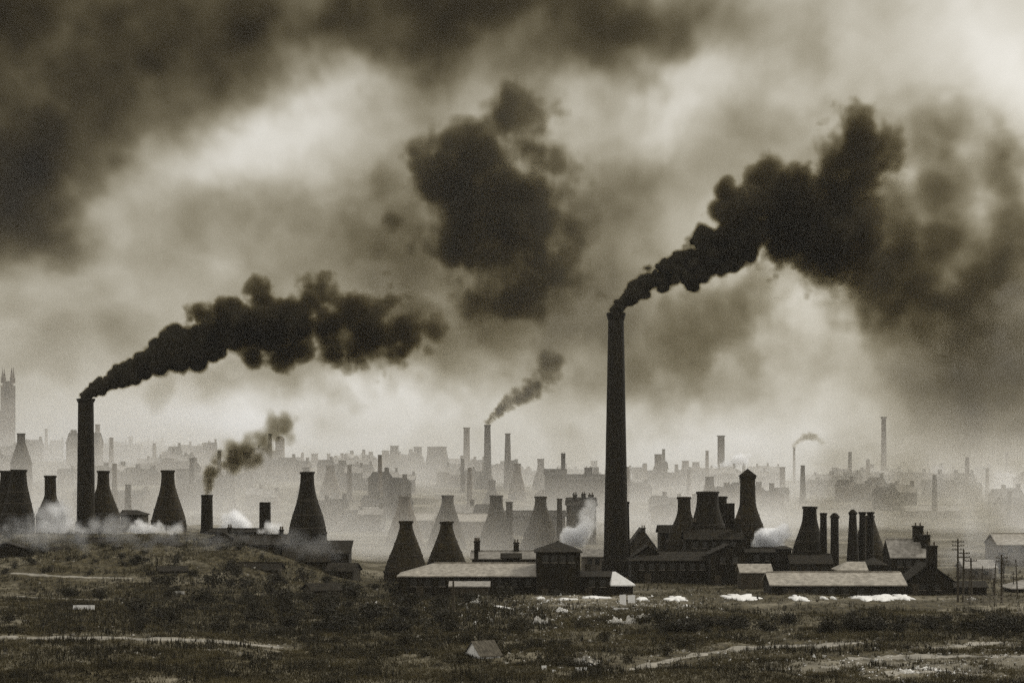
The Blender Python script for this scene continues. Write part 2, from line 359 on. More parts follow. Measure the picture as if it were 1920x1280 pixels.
def building(px0, px1, y_eave, y_ridge, D, depth, label, kind='long', wall='dark_brick', roof='slate', hip=0, hip2=None, chim=(), win=0, door=True, name='workshop', cat='building', rz=0, sink=1.0, group=None):
    """front wall at distance D between columns px0 and px1; the eave at row y_eave, the ridge at row y_ridge"""
    xc = ((px0 + px1) / 2 - 960) * D / F; wd = (px1 - px0) * D / F; g = Tz(xc, D + depth / 2) - sink
    ze = CAM_H - (y_eave - Y0) * D / F - g; ym = D + (depth / 2 if kind != 'lean' else depth)
    if kind == 'gable' and hip == 0: ym = D
    zr = CAM_H - (y_ridge - Y0) * ym / F - g
    t = thing(name, label, cat, (xc, D, g), rz, group); x0, x1 = -wd / 2, wd / 2
    obj('wall', wall_mesh(kind, x0, x1, 0, depth, 0, ze, zr, hip, hip2), M[wall], t)
    rf = obj('roof', roof_mesh(kind, x0, x1, 0, depth, ze, zr, hip=hip, hip2=hip2), M[roof], t)
    if kind == 'long' and wd > 6:
        bm = bmesh.new(); h2 = hip if hip2 is None else hip2
        add_box(bm, x0 + hip - .2, x1 - h2 + .2, depth / 2 - .14, depth / 2 + .14, zr + .05, zr + .3); obj('ridge_tile', bm, M[roof], rf)
    zf = sink
    if ze - zf > 1.7:
        if door:
            bm = bmesh.new(); add_box(bm, x0 + wd * .12, x0 + wd * .12 + 1.1, -.05, .05, zf - .3, zf + 1.75); obj('door', bm, M['wood'], t)
        for k in range(win):
            xx = x0 + wd * (k + 1) / (win + 1); hh = min(1.1, (ze - zf) * .4)
            bm = bmesh.new(); add_box(bm, xx - .45, xx + .45, -.04, .04, ze - .35 - hh, ze - .35); wn = obj('window', bm, M['glass_and_door_shade'], t)
            bm = bmesh.new(); add_box(bm, xx - .55, xx + .55, -.13, .02, ze - .47 - hh, ze - .36 - hh); obj('sill', bm, M['grey_wall'], wn)
    for (cx, cy, cw, ytop) in chim:     # column, 0..1 across the depth, half width in pixels, row of the top
        yy = D + cy * depth; h = cw * yy / F; X = (cx - 960) * yy / F - xc; zt = CAM_H - (ytop - Y0) * yy / F - g
        bm = bmesh.new(); add_box(bm, X - h, X + h, cy * depth - h, cy * depth + h, min(ze, zt) - 1, zt - .25); ch = obj('chimney_stack', bm, M['dark_brick'], t)
        bm = bmesh.new(); add_box(bm, X - h - .1, X + h + .1, cy * depth - h - .1, cy * depth + h + .1, zt - .249, zt); obj('cap', bm, M['dark_brick'], ch)
        for q in (-.5, .5):
            bm = bmesh.new(); add_lathe(bm, [(.13, 0), (.15, .3), (.12, .55), (.07, .56), (.07, .2)], 10); p = obj('chimney_pot', bm, M['brick'], ch); p.location = (X + q * h, cy * depth, zt)
    return t

# === the works beside the tall chimney ============================================================
chimney(1155, 586, 450, 14.5, 23, 'tallest black brick chimney, smoking heavily, with a slender straight taper', ybase=1060, cap=.25)
chimney(1173, 940, 456, 6, 8, 'short square flue stack set against the foot of the tallest chimney', square=True, ybase=1050)
chimney(161, 747, 480, 14.5, 17, 'stout black smoking chimney rising from the bank between the bottle ovens', ybase=1000, seed=3)
chimney(388, 927, 500, 10.5, 11.5, 'short round smoking stack on the bank beside the white steam dome', ybase=995, cap=.12)
chimney(497, 941, 500, 9.6, 10, 'short square smokeless stack on the bank between steam and bottle oven', square=True, cap=.02, ybase=1000)

oven(13, 882, 486, 12.5, 30, 975, 'dark bottle oven touching its twin at the end of the bank', seed=1, round_=.55, m='dark_brick')
oven(33, 880, 478, 14, 31, 972, 'dark wide-necked bottle oven in front of its touching twin', seed=2, round_=.55, m='dark_brick')
oven(95, 891, 500, 10.5, 27, 968, 'bottle oven with long dark neck, its body veiled in white steam', neck_len=.46, seed=3)
oven(193, 882, 486, 11, 31, 968, 'bottle oven standing hard against the stout smoking chimney', seed=4, neck_len=.3)
oven(315, 881, 500, 12.5, 33.5, 985, 'smooth shouldered bottle oven alone on the bank with steam at its foot', seed=5, neck_len=.22, round_=.7)
oven(578, 884, 458, 12.5, 35, 1000, 'black bottle oven at the broken end of the bank, above a lean-to', seed=6, neck_len=.19, m='dark_brick')
oven(762, 976, 432, 12, 42, 1072, 'straight sided conical oven behind the hipped end of the long pale roof', seed=7, neck_len=.14, round_=.15)
oven(838, 977, 436, 11.5, 38, 1062, 'conical oven behind the ridge of the long pale roof', seed=8, neck_len=.16, round_=.2)
oven(1284, 931, 458, 12, 36, 1020, 'bottle oven with narrow capped neck beside the clustered wide oven', seed=9, neck_len=.3)
oven(1327, 921, 446, 20.5, 54, 1052, 'broadest black oven with a wide open neck in the cluster', seed=10, neck_len=.2, m='dark_brick')
oven(1349, 930, 456, 13, 46, 1040, 'black oven half hidden behind the broadest oven of the cluster', seed=11, neck_len=.2, m='dark_brick')
chimney(1368, 943, 452, 8.5, 10, 'thick square stack at the shoulder of the clustered ovens', square=True, cap=.05, ybase=1040)
oven(1404, 893, 470, 14.5, 34, 1005, 'tall oven whose square neck wears a little pitched roof', seed=12, neck_len=.46, cowl=True, round_=.4)
oven(1517, 949, 450, 13, 33, 1040, 'bottle oven beside the pair of slender capped stacks', seed=13, neck_len=.25, m='dark_brick')
chimney(1544, 961, 442, 6.2, 7, 'slender round stack touching the bottle oven', ybase=1040, cap=.2)
chimney(1565, 967, 440, 7.4, 8, 'slender stack with a swollen domed cap, standing free', ybase=1045, dome=True, cap=.3)
chimney(1599, 960, 438, 6.6, 11, 'knobbly capped stack widening downwards beside twin stacks', ybase=1045, cap=.35, dome=True)
chimney(1617, 959, 441, 5.6, 7, 'thin stack of the twin pair before the pale conical oven', ybase=1045, cap=.4)
chimney(1632, 959, 444, 5.6, 7, 'thin stack of the twin pair, nearer the gabled house', ybase=1045, cap=.45)
oven(1628, 966, 456, 11, 33, 1040, 'conical oven right behind the twin thin stacks', seed=14, neck_len=.1, round_=.2)

# sheds, workshops and houses of the works
building(748, 1018, 1081, 1057, 376, 13, 'long low workshop under the long pale slate roof with a hipped end', wall='dark_brick', roof='pale_slate', hip=5.5, hip2=0, win=9, chim=[(893, .8, 4, 1014)])
building(845, 915, 1100, 1091, 366, 4, 'little lean-to with a pale roof against the long workshop', kind='lean', roof='slate', wall='wood', door=False, name='lean_to')
building(942, 975, 1047, 1038, 398, 6, 'small dark cabin with a flat pale edge behind the long roof', roof='dark_slate', name='cabin')
building(1006, 1088, 1036, 1017, 371, 11, 'dark square workshop with a low pitched roof beside the tallest chimney', wall='dark_brick', roof='dark_slate', hip=3.4, win=4, name='workshop')
building(1089, 1152, 1082, 1072, 372, 9, 'low dark shed before the foot of the tallest chimney', roof='dark_slate', name='shed', win=2)
building(1150, 1187, 1098, 1073, 363, 4.5, 'small shed with a bright pale roof sloping to one end', wall='dark_brick', roof='white', name='shed', hip=.3, hip2=2.9, door=False)
building(1176, 1232, 1032, 991, 520, 11, 'gabled brick house behind the tallest chimney', kind='gable', wall='soot_brick', roof='dark_slate', chim=[(1206, .05, 4, 989)], name='brick_house', win=2)
building(1238, 1290, 1000, 985, 462, 9, 'plain grey-brown packing house beside the capped oven', wall='soot_brick', roof='dark_slate', name='packing_house', win=3)
building(1184, 1394, 1052, 1034, 424, 12, 'long dark two storey works range below the clustered ovens', wall='dark_brick', roof='dark_slate', win=10, hip=3)
building(1390, 1446, 1074, 1058, 405, 7, 'small shed with a mottled pale roof beside the works range', roof='pale_slate', wall='wood', name='shed')
building(1400, 1478, 1036, 1028, 438, 8, 'low dark boiler house with white steam over its roof', wall='dark_brick', roof='dark_slate', name='boiler_house', win=3)
building(1462, 1484, 1030, 1024, 428, 7, 'narrow black tower-like store beside the boiler house', wall='dark_brick', roof='dark_slate', name='store', hip=1)
building(1484, 1560, 1058, 1040, 424, 8, 'grey brick glaze shop between bottle oven and long shed roof', wall='soot_brick', roof='dark_slate', name='workshop', win=4)
building(1447, 1697, 1098, 1074, 368, 12, 'long low shed with one even pale slate roof beside the clay beds', wall='dark_brick', roof='pale_slate', win=8, name='shed')
building(1574, 1624, 1070, 1054, 396, 7, 'small shed with a bright skylight roof behind the long shed', roof='pale_slate', wall='brick', name='shed', hip=2, hip2=0)
building(1625, 1662, 1060, 1046, 412, 8, 'dark little workshop between skylight shed and gabled house', roof='dark_slate', wall='dark_brick', name='workshop', hip=2)
building(1700, 1788, 1092, 1058, 384, 9, 'black gabled house with a tall double chimney beside the long shed', kind='gable', wall='dark_brick', roof='dark_slate', chim=[(1747, .12, 9, 1022)], name='gabled_house', win=2)
building(1672, 1736, 1046, 1012, 425, 10, 'tall dark range behind the gabled house, with a thick stack', wall='dark_brick', roof='slate', chim=[(1721, .5, 9, 985), (1735, .3, 8, 1002)], win=3)
building(1872, 1960, 1022, 1001, 500, 14, 'broad shed with a bright pale roof behind the telegraph poles', wall='grey_wall', roof='pale_slate', name='shed', win=3)
building(1898, 1975, 1104, 1088, 392, 9, 'low dark shed with a pale sloping roof edge beyond the fence', wall='dark_brick', roof='slate', name='shed', hip=3, hip2=0)
building(1810, 1868, 1066, 1050, 440, 9, 'small smoke-veiled workshop behind the telegraph poles', wall='grey_wall', roof='slate', name='workshop', chim=[(1878, .5, 5, 1035)], win=2)
building(226, 266, 966, 957, 505, 9, 'blackened shed between chimney and smooth oven on the bank', wall='soot_brick', roof='dark_slate', name='shed', hip2=2, hip=0)
building(604, 654, 1038, 1014, 450, 8, 'dark lean-to under the black oven at the end of the bank', kind='lean', wall='dark_brick', roof='dark_slate', name='lean_to', door=False)
building(392, 520, 998, 992, 494, 7, 'long flat-roofed wall of the potbank under the steam dome', wall='dark_brick', roof='dark_slate', name='workshop', door=False)
building(586, 640, 1108, 1094, 372, 6, 'dark roofed hovel sunk in the slope below the bank', wall='wood', roof='dark_slate', name='hovel', rz=.35, door=False)
building(-30, 52, 1032, 1018, 404, 8, 'soot-dark gabled shed at the end of the bank below the twin ovens', kind='gable', wall='dark_brick', roof='dark_slate', name='shed', win=1, rz=.15)
building(66, 132, 1040, 1026, 410, 7, 'low soot-dark shed below the long-necked oven', wall='dark_brick', roof='dark_slate', name='shed', win=2, rz=-.2, hip=1.5)
building(148, 214, 1028, 1010, 420, 8, 'dark shed on the bank under the stout smoking chimney', wall='soot_brick', roof='dark_slate', name='shed', win=2, rz=.12, chim=[(150, .5, 3.5, 1002)])
building(262, 330, 1024, 1012, 422, 7, 'dark low shed under the smooth shouldered oven', wall='dark_brick', roof='dark_slate', name='shed', win=2, hip=2, rz=-.12)
building(392, 440, 1012, 998, 428, 9, 'dim gabled workshop under the short smoking stack', kind='gable', wall='soot_brick', roof='dark_slate', win=1, chim=[(431, .5, 4, 988)])
building(438, 536, 1022, 1004, 424, 10, 'broad dim works range on the bank under the square stack', wall='soot_brick', roof='dark_slate', win=4, chim=[(528, .5, 3.5, 992)])
building(532, 616, 1054, 1022, 420, 10, 'tall dim works range stepping down beneath the black oven', wall='soot_brick', roof='dark_slate', win=3, rz=.06)
building(612, 662, 1072, 1056, 414, 8, 'low dim workshop at the foot of the bank below the lean-to', wall='soot_brick', roof='dark_slate', win=2, rz=-.1)
building(300, 350, 1072, 1062, 392, 5, 'little dark outhouse half way down the slope', wall='wood', roof='dark_slate', name='outhouse', door=False, rz=.2)
building(440, 520, 1070, 1056, 398, 6, 'grey-brown shed on the slope under the broad works range', wall='wood', roof='dark_slate', name='shed', rz=-.1)
building(1286, 1392, 1012, 992, 438, 8, 'black block of workshops packed between the clustered ovens', wall='dark_brick', roof='dark_slate', win=5, chim=[(1302, .5, 4, 978), (1384, .4, 5, 972)])
building(1332, 1402, 1040, 1022, 419, 8, 'black gabled workshop before the oven with the little roof', kind='gable', wall='dark_brick', roof='dark_slate', win=2)
building(1190, 1240, 1044, 1024, 428, 8, 'black gabled store beside the foot of the tallest chimney', kind='gable', wall='dark_brick', roof='dark_slate', name='store', win=1)
building(690, 735, 1152, 1140, 330, 4.5, 'ruinous low outbuilding with a patchy pale roof among the scrub', wall='wood', roof='pale_slate', name='outbuilding', door=False, rz=.1)
building(733, 772, 1156, 1146, 324, 4, 'tumbledown shed with a greyish roof among the scrub', wall='wood', roof='slate', name='outbuilding', door=False, rz=-.15)

# === the paler works behind ======================================================================
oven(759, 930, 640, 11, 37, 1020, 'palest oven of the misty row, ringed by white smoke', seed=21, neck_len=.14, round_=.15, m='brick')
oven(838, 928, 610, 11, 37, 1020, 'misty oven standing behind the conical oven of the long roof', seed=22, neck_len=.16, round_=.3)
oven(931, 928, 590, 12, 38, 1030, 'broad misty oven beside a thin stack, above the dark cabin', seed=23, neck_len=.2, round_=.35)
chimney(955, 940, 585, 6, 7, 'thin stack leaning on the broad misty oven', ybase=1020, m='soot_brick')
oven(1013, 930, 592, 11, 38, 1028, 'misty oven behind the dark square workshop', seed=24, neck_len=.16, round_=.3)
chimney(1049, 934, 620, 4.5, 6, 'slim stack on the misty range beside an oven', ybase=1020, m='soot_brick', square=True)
building(1064, 1118, 948, 934, 640, 14, 'tall smoky mill block with stacks beside the tallest chimney', wall='soot_brick', roof='dark_slate', chim=[(1078, .3, 4, 926), (1094, .5, 4, 925), (1108, .3, 5, 927)], name='mill', win=4)
building(856, 912, 978, 964, 690, 12, 'misty warehouse with a whitish roof between the misty ovens', wall='brick', roof='pale_slate', name='warehouse')
building(770, 812, 976, 962, 700, 12, 'pale roofed warehouse between the palest ovens', wall='brick', roof='pale_slate', name='warehouse')
building(880, 1060, 968, 958, 720, 13, 'long dark warehouse roof behind the misty ovens', wall='soot_brick', roof='dark_slate', name='warehouse', win=8)
building(885, 1010, 1048, 1034, 440, 9, 'grey works range behind the long pale roof', wall='soot_brick', roof='slate', chim=[(896, .5, 4, 1013), (968, .5, 5, 1016)], win=6)
building(1092, 1134, 1044, 1030, 470, 9, 'pale walled shed with white steam beside the tallest chimney', wall='grey_wall', roof='slate', name='shed', win=2)

# === the far town: named landmarks ===============================================================
def church_tower():
    D = 1330; s = D / F; c = at(15, 718, D); g = Tz(c.x, c.y) - 2; H = c.z - g; hw = 8.5 * s
    t = thing('church_tower', 'hazy church tower with tall corner pinnacles', 'church tower', (c.x, c.y, g))
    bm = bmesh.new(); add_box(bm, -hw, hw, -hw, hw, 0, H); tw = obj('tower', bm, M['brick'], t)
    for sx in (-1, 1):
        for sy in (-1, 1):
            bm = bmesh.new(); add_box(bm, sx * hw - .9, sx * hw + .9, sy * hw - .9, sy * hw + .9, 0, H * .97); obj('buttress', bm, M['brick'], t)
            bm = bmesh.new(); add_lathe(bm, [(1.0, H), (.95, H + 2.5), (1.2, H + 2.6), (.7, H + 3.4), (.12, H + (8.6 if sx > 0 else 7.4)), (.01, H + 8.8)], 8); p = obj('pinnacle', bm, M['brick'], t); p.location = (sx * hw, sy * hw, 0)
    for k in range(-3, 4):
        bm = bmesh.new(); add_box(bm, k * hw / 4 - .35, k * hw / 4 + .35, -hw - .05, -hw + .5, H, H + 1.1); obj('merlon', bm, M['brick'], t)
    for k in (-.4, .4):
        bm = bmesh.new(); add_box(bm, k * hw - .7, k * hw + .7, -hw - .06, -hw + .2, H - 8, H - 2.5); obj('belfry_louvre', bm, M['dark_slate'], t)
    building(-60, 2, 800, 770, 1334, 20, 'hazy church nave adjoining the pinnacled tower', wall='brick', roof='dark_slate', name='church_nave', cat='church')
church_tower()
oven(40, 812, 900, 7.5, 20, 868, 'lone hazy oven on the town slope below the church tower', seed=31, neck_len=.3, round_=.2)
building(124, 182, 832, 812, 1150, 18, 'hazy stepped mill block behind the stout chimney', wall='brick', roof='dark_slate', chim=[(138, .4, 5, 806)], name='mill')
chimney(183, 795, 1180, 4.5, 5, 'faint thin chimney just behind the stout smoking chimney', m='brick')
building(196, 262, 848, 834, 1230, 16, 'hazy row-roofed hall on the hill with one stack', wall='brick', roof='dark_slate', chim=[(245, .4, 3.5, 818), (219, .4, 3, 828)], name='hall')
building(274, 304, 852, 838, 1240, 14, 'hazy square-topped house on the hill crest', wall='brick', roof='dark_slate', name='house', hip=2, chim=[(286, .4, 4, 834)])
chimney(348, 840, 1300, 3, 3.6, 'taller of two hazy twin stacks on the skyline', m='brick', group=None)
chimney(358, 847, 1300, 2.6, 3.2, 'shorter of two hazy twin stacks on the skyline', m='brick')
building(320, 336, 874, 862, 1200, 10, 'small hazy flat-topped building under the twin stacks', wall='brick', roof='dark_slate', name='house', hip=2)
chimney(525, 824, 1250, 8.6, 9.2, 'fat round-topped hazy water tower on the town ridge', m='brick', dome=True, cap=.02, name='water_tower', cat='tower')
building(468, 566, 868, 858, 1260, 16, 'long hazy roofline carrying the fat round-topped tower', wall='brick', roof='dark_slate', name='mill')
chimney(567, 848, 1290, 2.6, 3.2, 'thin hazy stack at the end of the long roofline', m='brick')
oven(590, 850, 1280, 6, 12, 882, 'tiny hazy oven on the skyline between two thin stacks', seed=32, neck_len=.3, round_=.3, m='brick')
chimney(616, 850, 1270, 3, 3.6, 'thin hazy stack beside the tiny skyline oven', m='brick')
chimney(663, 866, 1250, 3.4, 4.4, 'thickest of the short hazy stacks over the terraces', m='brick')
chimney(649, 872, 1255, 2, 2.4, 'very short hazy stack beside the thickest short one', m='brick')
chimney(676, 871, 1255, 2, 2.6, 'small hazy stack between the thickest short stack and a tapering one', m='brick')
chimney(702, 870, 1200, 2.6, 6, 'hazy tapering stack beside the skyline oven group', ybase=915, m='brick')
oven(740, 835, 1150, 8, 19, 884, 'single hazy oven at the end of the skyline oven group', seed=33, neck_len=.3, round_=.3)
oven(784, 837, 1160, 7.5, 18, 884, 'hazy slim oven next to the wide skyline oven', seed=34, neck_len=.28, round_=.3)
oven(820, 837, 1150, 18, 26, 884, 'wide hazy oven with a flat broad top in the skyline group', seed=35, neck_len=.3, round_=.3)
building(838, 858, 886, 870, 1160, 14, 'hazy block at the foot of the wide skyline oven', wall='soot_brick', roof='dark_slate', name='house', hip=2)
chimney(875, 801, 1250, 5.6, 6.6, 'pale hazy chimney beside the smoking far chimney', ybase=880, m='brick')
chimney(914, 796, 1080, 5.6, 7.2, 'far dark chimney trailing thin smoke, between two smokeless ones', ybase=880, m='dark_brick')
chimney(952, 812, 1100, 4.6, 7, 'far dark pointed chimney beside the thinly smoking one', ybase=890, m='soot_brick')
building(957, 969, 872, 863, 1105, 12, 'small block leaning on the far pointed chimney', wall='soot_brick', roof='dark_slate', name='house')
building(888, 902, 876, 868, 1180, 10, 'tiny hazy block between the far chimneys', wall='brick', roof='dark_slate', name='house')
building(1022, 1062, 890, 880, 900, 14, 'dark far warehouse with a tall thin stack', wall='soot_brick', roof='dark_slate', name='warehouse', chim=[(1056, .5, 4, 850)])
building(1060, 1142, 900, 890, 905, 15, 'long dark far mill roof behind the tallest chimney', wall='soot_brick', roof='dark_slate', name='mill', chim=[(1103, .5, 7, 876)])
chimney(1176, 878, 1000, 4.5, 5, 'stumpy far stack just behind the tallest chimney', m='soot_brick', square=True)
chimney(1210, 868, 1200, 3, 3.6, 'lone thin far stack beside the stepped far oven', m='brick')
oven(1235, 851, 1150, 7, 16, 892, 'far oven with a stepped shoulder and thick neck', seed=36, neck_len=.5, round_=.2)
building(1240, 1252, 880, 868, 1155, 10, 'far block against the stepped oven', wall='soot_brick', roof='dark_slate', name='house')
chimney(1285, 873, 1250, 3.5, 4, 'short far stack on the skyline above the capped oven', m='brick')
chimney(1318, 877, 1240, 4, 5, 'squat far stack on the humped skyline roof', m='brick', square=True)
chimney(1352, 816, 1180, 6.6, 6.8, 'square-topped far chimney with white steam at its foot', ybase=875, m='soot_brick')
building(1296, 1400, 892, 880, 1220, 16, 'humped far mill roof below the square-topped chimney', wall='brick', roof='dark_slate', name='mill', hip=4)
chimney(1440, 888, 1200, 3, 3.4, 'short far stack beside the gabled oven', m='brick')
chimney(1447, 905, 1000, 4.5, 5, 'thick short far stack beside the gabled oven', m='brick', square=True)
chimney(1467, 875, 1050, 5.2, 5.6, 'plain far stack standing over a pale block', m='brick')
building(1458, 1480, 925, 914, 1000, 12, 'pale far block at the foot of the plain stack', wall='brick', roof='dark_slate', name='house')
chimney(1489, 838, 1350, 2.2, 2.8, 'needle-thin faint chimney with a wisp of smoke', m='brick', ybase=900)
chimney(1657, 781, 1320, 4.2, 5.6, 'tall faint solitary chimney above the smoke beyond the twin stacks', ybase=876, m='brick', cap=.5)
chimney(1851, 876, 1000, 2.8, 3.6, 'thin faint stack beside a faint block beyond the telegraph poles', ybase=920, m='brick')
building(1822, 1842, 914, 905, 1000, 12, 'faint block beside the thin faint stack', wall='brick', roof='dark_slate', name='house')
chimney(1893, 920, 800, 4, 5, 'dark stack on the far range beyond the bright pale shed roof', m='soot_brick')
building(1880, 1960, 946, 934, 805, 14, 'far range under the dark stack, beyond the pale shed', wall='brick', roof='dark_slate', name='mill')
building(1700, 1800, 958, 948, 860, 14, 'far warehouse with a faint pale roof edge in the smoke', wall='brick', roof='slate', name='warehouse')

# terraces of the far town: a few kinds of house, copied
def make_house(k):
    rnd = random.Random(90 + k); wd, dp, ze = rnd.uniform(5, 7.5), rnd.uniform(7, 9), rnd.uniform(5, 6.6); zr = ze + rnd.uniform(2, 2.9)
    kind = 'long'
    t = thing('terrace_house', 'small slate-roofed brick house of the hazy far terraces', 'house', (0, 0, 0), 0, 'terraced houses of the far town')
    obj('wall', wall_mesh(kind, -wd / 2, wd / 2, 0, dp, -2, ze, zr), M['soot_brick' if k % 2 else 'brick'], t)
    rf = obj('roof', roof_mesh(kind, -wd / 2, wd / 2, 0, dp, ze, zr, over=.25), M[('slate', 'dark_slate', 'dark_slate')[k % 3]], t)
    X = wd / 2 - .6; bm = bmesh.new(); add_box(bm, X - .5, X + .5, dp / 2 - .9, dp / 2 + .9, ze, zr + 1.5); ch = obj('chimney_stack', bm, M['soot_brick'], t)
    return t, wd
protos = [make_house(k) for k in range(6)]
used = [False] * 6
rnd = random.Random(12); n_house = 0
for D, keep in ((740, .16), (800, .2), (860, .26), (930, .3), (1000, .34), (1070, .36), (1140, .34), (1215, .34), (1285, .42)):
    x = -.25 * D
    while x < .25 * D and n_house < 295:
        px = 960 + x * F / D
        if mnoise.noise((px / 150, D / 90, 4.2)) * .9 + .5 < keep * 1.15:
            run = rnd.randint(2, 6)
        else:
            x += rnd.uniform(8, 26); continue
        k0 = rnd.randrange(6); yoff = rnd.uniform(-24, 24); rz = rnd.gauss(0, .45); run = min(run, 4)
        for _ in range(run):
            k = k0 if rnd.random() < .8 else rnd.randrange(6)
            p, wd = protos[k]
            o = p if not used[k] else copy_tree(p); used[k] = True
            o.location = (x, D + yoff + rz * 8, Tz(x, D + yoff) + rnd.uniform(-.5, .3)); o.rotation_euler.z = rz + rnd.uniform(-.04, .04); o.scale = (1, rnd.uniform(.8, 1.2), rnd.uniform(.8, 1.25)); n_house += 1
            band = (D > 880) + (D > 1100)
            tag(o, ('small slate-roofed brick house in the terraces just behind the misty ovens', 'small slate-roofed brick house half way up the hazy town slope', 'small slate-roofed brick house on the crest of the hazy town')[band], 'house',
                ('terraced houses behind the misty ovens', 'terraced houses on the town slope', 'terraced houses on the town crest')[band])
            x += wd + .05
        x += rnd.uniform(3, 14)

rnd = random.Random(31)
for k in range(34):
    D = rnd.uniform(740, 1290); px = rnd.uniform(30, 1900); x = (px - 960) * D / F; yt = Y0 - (Tz(x, D) + rnd.uniform(11, 19) - CAM_H) * F / D
    chimney(px, yt, D, .75 * F / D, 1.1 * F / D, 'small plain stack rising among the hazy far terraces', m='brick' if k % 2 else 'soot_brick', square=k % 3 == 0, seed=k, group='small stacks of the far town', cap=.15)
for k in range(16):
    D = rnd.uniform(760, 1250); px = rnd.uniform(60, 1880); x = (px - 960) * D / F; z = Tz(x, D); h = rnd.uniform(11, 15); yt = Y0 - (z + h - CAM_H) * F / D; yb = Y0 - (z + 2 - CAM_H) * F / D
    oven(px, yt, D, rnd.uniform(1.3, 1.8) * F / D, rnd.uniform(3.4, 4.6) * F / D, yb, 'small plain oven standing among the hazy far terraces', seed=60 + k, neck_len=rnd.uniform(.15, .35), round_=rnd.uniform(.15, .6), m='brick' if k % 2 else 'soot_brick', group='small ovens of the far town')

# === small things in front =======================================================================
def pole(px, ybase, ytop, label, arms=2, lean=0):
    g = ground_at(px, ybase); D = g.y; H = (ybase - ytop) * D / F
    t = thing('telegraph_pole', label, 'telegraph pole', (g.x, g.y, g.z - .3)); t.rotation_euler.y = lean
    bm = bmesh.new(); add_lathe(bm, [(.17, 0), (.12, H), (.02, H + .1)], 10); obj('post', bm, M['wood'], t)
    for k in range(arms):
        z = H - .4 - k * .55; bm = bmesh.new(); add_box(bm, -.85, .85, -.22, -.11, z - .06, z + .06); a = obj('crossarm', bm, M['wood'], t)
        for xx in (-.75, -.4, .4, .75):
            bm = bmesh.new(); add_lathe(bm, [(.05, z + .06), (.07, z + .13), (.05, z + .2), (.01, z + .23)], 8); i_ = obj('insulator', bm, M['grey_wall'], a); i_.location = (xx, -.165, 0)
pole(1796, 1128, 1006, 'tallest telegraph pole, beside the gabled house', 3)
pole(1806, 1124, 1028, 'shorter telegraph pole touching the tallest one', 2, .01)
pole(1822, 1122, 1042, 'plain leaning telegraph pole behind the rail fence', 1, -.02)
pole(1878, 1130, 1036, 'telegraph pole standing alone at the end of the rail fence', 2)
pole(850, 1152, 1086, 'thin pale post standing in the scrub before the long workshop', 0)
rnd = random.Random(5)
for k in range(11):
    px = rnd.uniform(1776, 1916); g = ground_at(px, rnd.uniform(1100, 1130)); H = rnd.uniform(2.2, 6.2)
    t = thing('thin_post', 'thin irregular post in the cluttered yard around the telegraph poles', 'post', (g.x, g.y, g.z - .3), 0, 'thin posts round the telegraph poles'); t.rotation_euler = (0, rnd.uniform(-.06, .06), 0)
    bm = bmesh.new(); add_lathe(bm, [(.11, 0), (.09, H * .6), (.07, H), (.01, H + .06)], 8, .1, k); obj('shaft', bm, M['wood'], t)
    bm = bmesh.new(); add_box(bm, -.3, .3, -.14, -.08, H * .86, H * .86 + .1); obj('crosspiece', bm, M['wood'], t)
building(1790, 1850, 1102, 1090, 386, 6, 'low black shed in the cluttered yard by the telegraph poles', wall='dark_brick', roof='dark_slate', name='shed', win=1)
def fence(px0, px1, py, n, label):
    a, b = ground_at(px0, py), ground_at(px1, py); t = thing('rail_fence', label, 'fence', a)
    for k in range(n):
        p = a.lerp(b, k / (n - 1)) - a; z = Tz(a.x + p.x, a.y + p.y) - a.z
        bm = bmesh.new(); add_box(bm, p.x - .07, p.x + .07, p.y - .07, p.y + .07, z - .3, z + 1.35); obj('post', bm, M['grey_wood'], t)
    for h in (.55, 1.15):
        for k in range(n - 1):
            p, q = a.lerp(b, k / (n - 1)) - a, a.lerp(b, (k + 1) / (n - 1)) - a
            z0, z1 = Tz(a.x + p.x, a.y + p.y) - a.z + h, Tz(a.x + q.x, a.y + q.y) - a.z + h
            bm = bmesh.new(); v = []
            for (e, z) in ((p, z0), (q, z1)):
                for dy, dz in ((-.1, -.06), (-.1, .06), (-.04, .06), (-.04, -.06)): v.append(bm.verts.new((e.x, e.y + dy, z + dz)))
            for i in range(4): bm.faces.new((v[i], v[(i + 1) % 4], v[4 + (i + 1) % 4], v[4 + i]))
            bm.faces.new(v[:4]); bm.faces.new(v[4:]); obj('rail', bm, M['grey_wood'], t)
fence(1808, 1880, 1134, 7, 'pale wooden rail fence between the telegraph poles')

def white_hut():
    g = ground_at(886, 1231); t = thing('white_hut', 'little hut with a bright white gable and grey plank roof in the scrub', 'hut', (g.x, g.y, g.z - .15), R(-48))
    wd, dp, ze, zr = 2.2, 2.6, .35, 1.6
    obj('wall', wall_mesh('gable', -wd / 2, wd / 2, 0, dp, 0, ze, zr), M['white'], t)
    for s in (-1, 1):
        for k in range(7):
            a, b = k / 7, (k + 1) / 7
            bm = bmesh.new(); v = []
            for yy in (-.2 + (dp + .4) * a + .012, -.2 + (dp + .4) * b - .012):
                for (x, z) in ((s * (wd / 2 + .2), ze - .16), (s * (wd / 2 + .2), ze - .10), (0, zr + .07), (0, zr + .01)): v.append(bm.verts.new((x, yy, z)))
            for q in ((0, 1, 2, 3), (7, 6, 5, 4), (0, 4, 5, 1), (1, 5, 6, 2), (2, 6, 7, 3), (3, 7, 4, 0)): bm.faces.new([v[i] for i in q])
            obj('roof_board', bm, M['old_board'], t)
    bm = bmesh.new(); add_box(bm, -.3, .3, -.04, .03, .05, 1.1); obj('door', bm, M['white'], t)
white_hut()

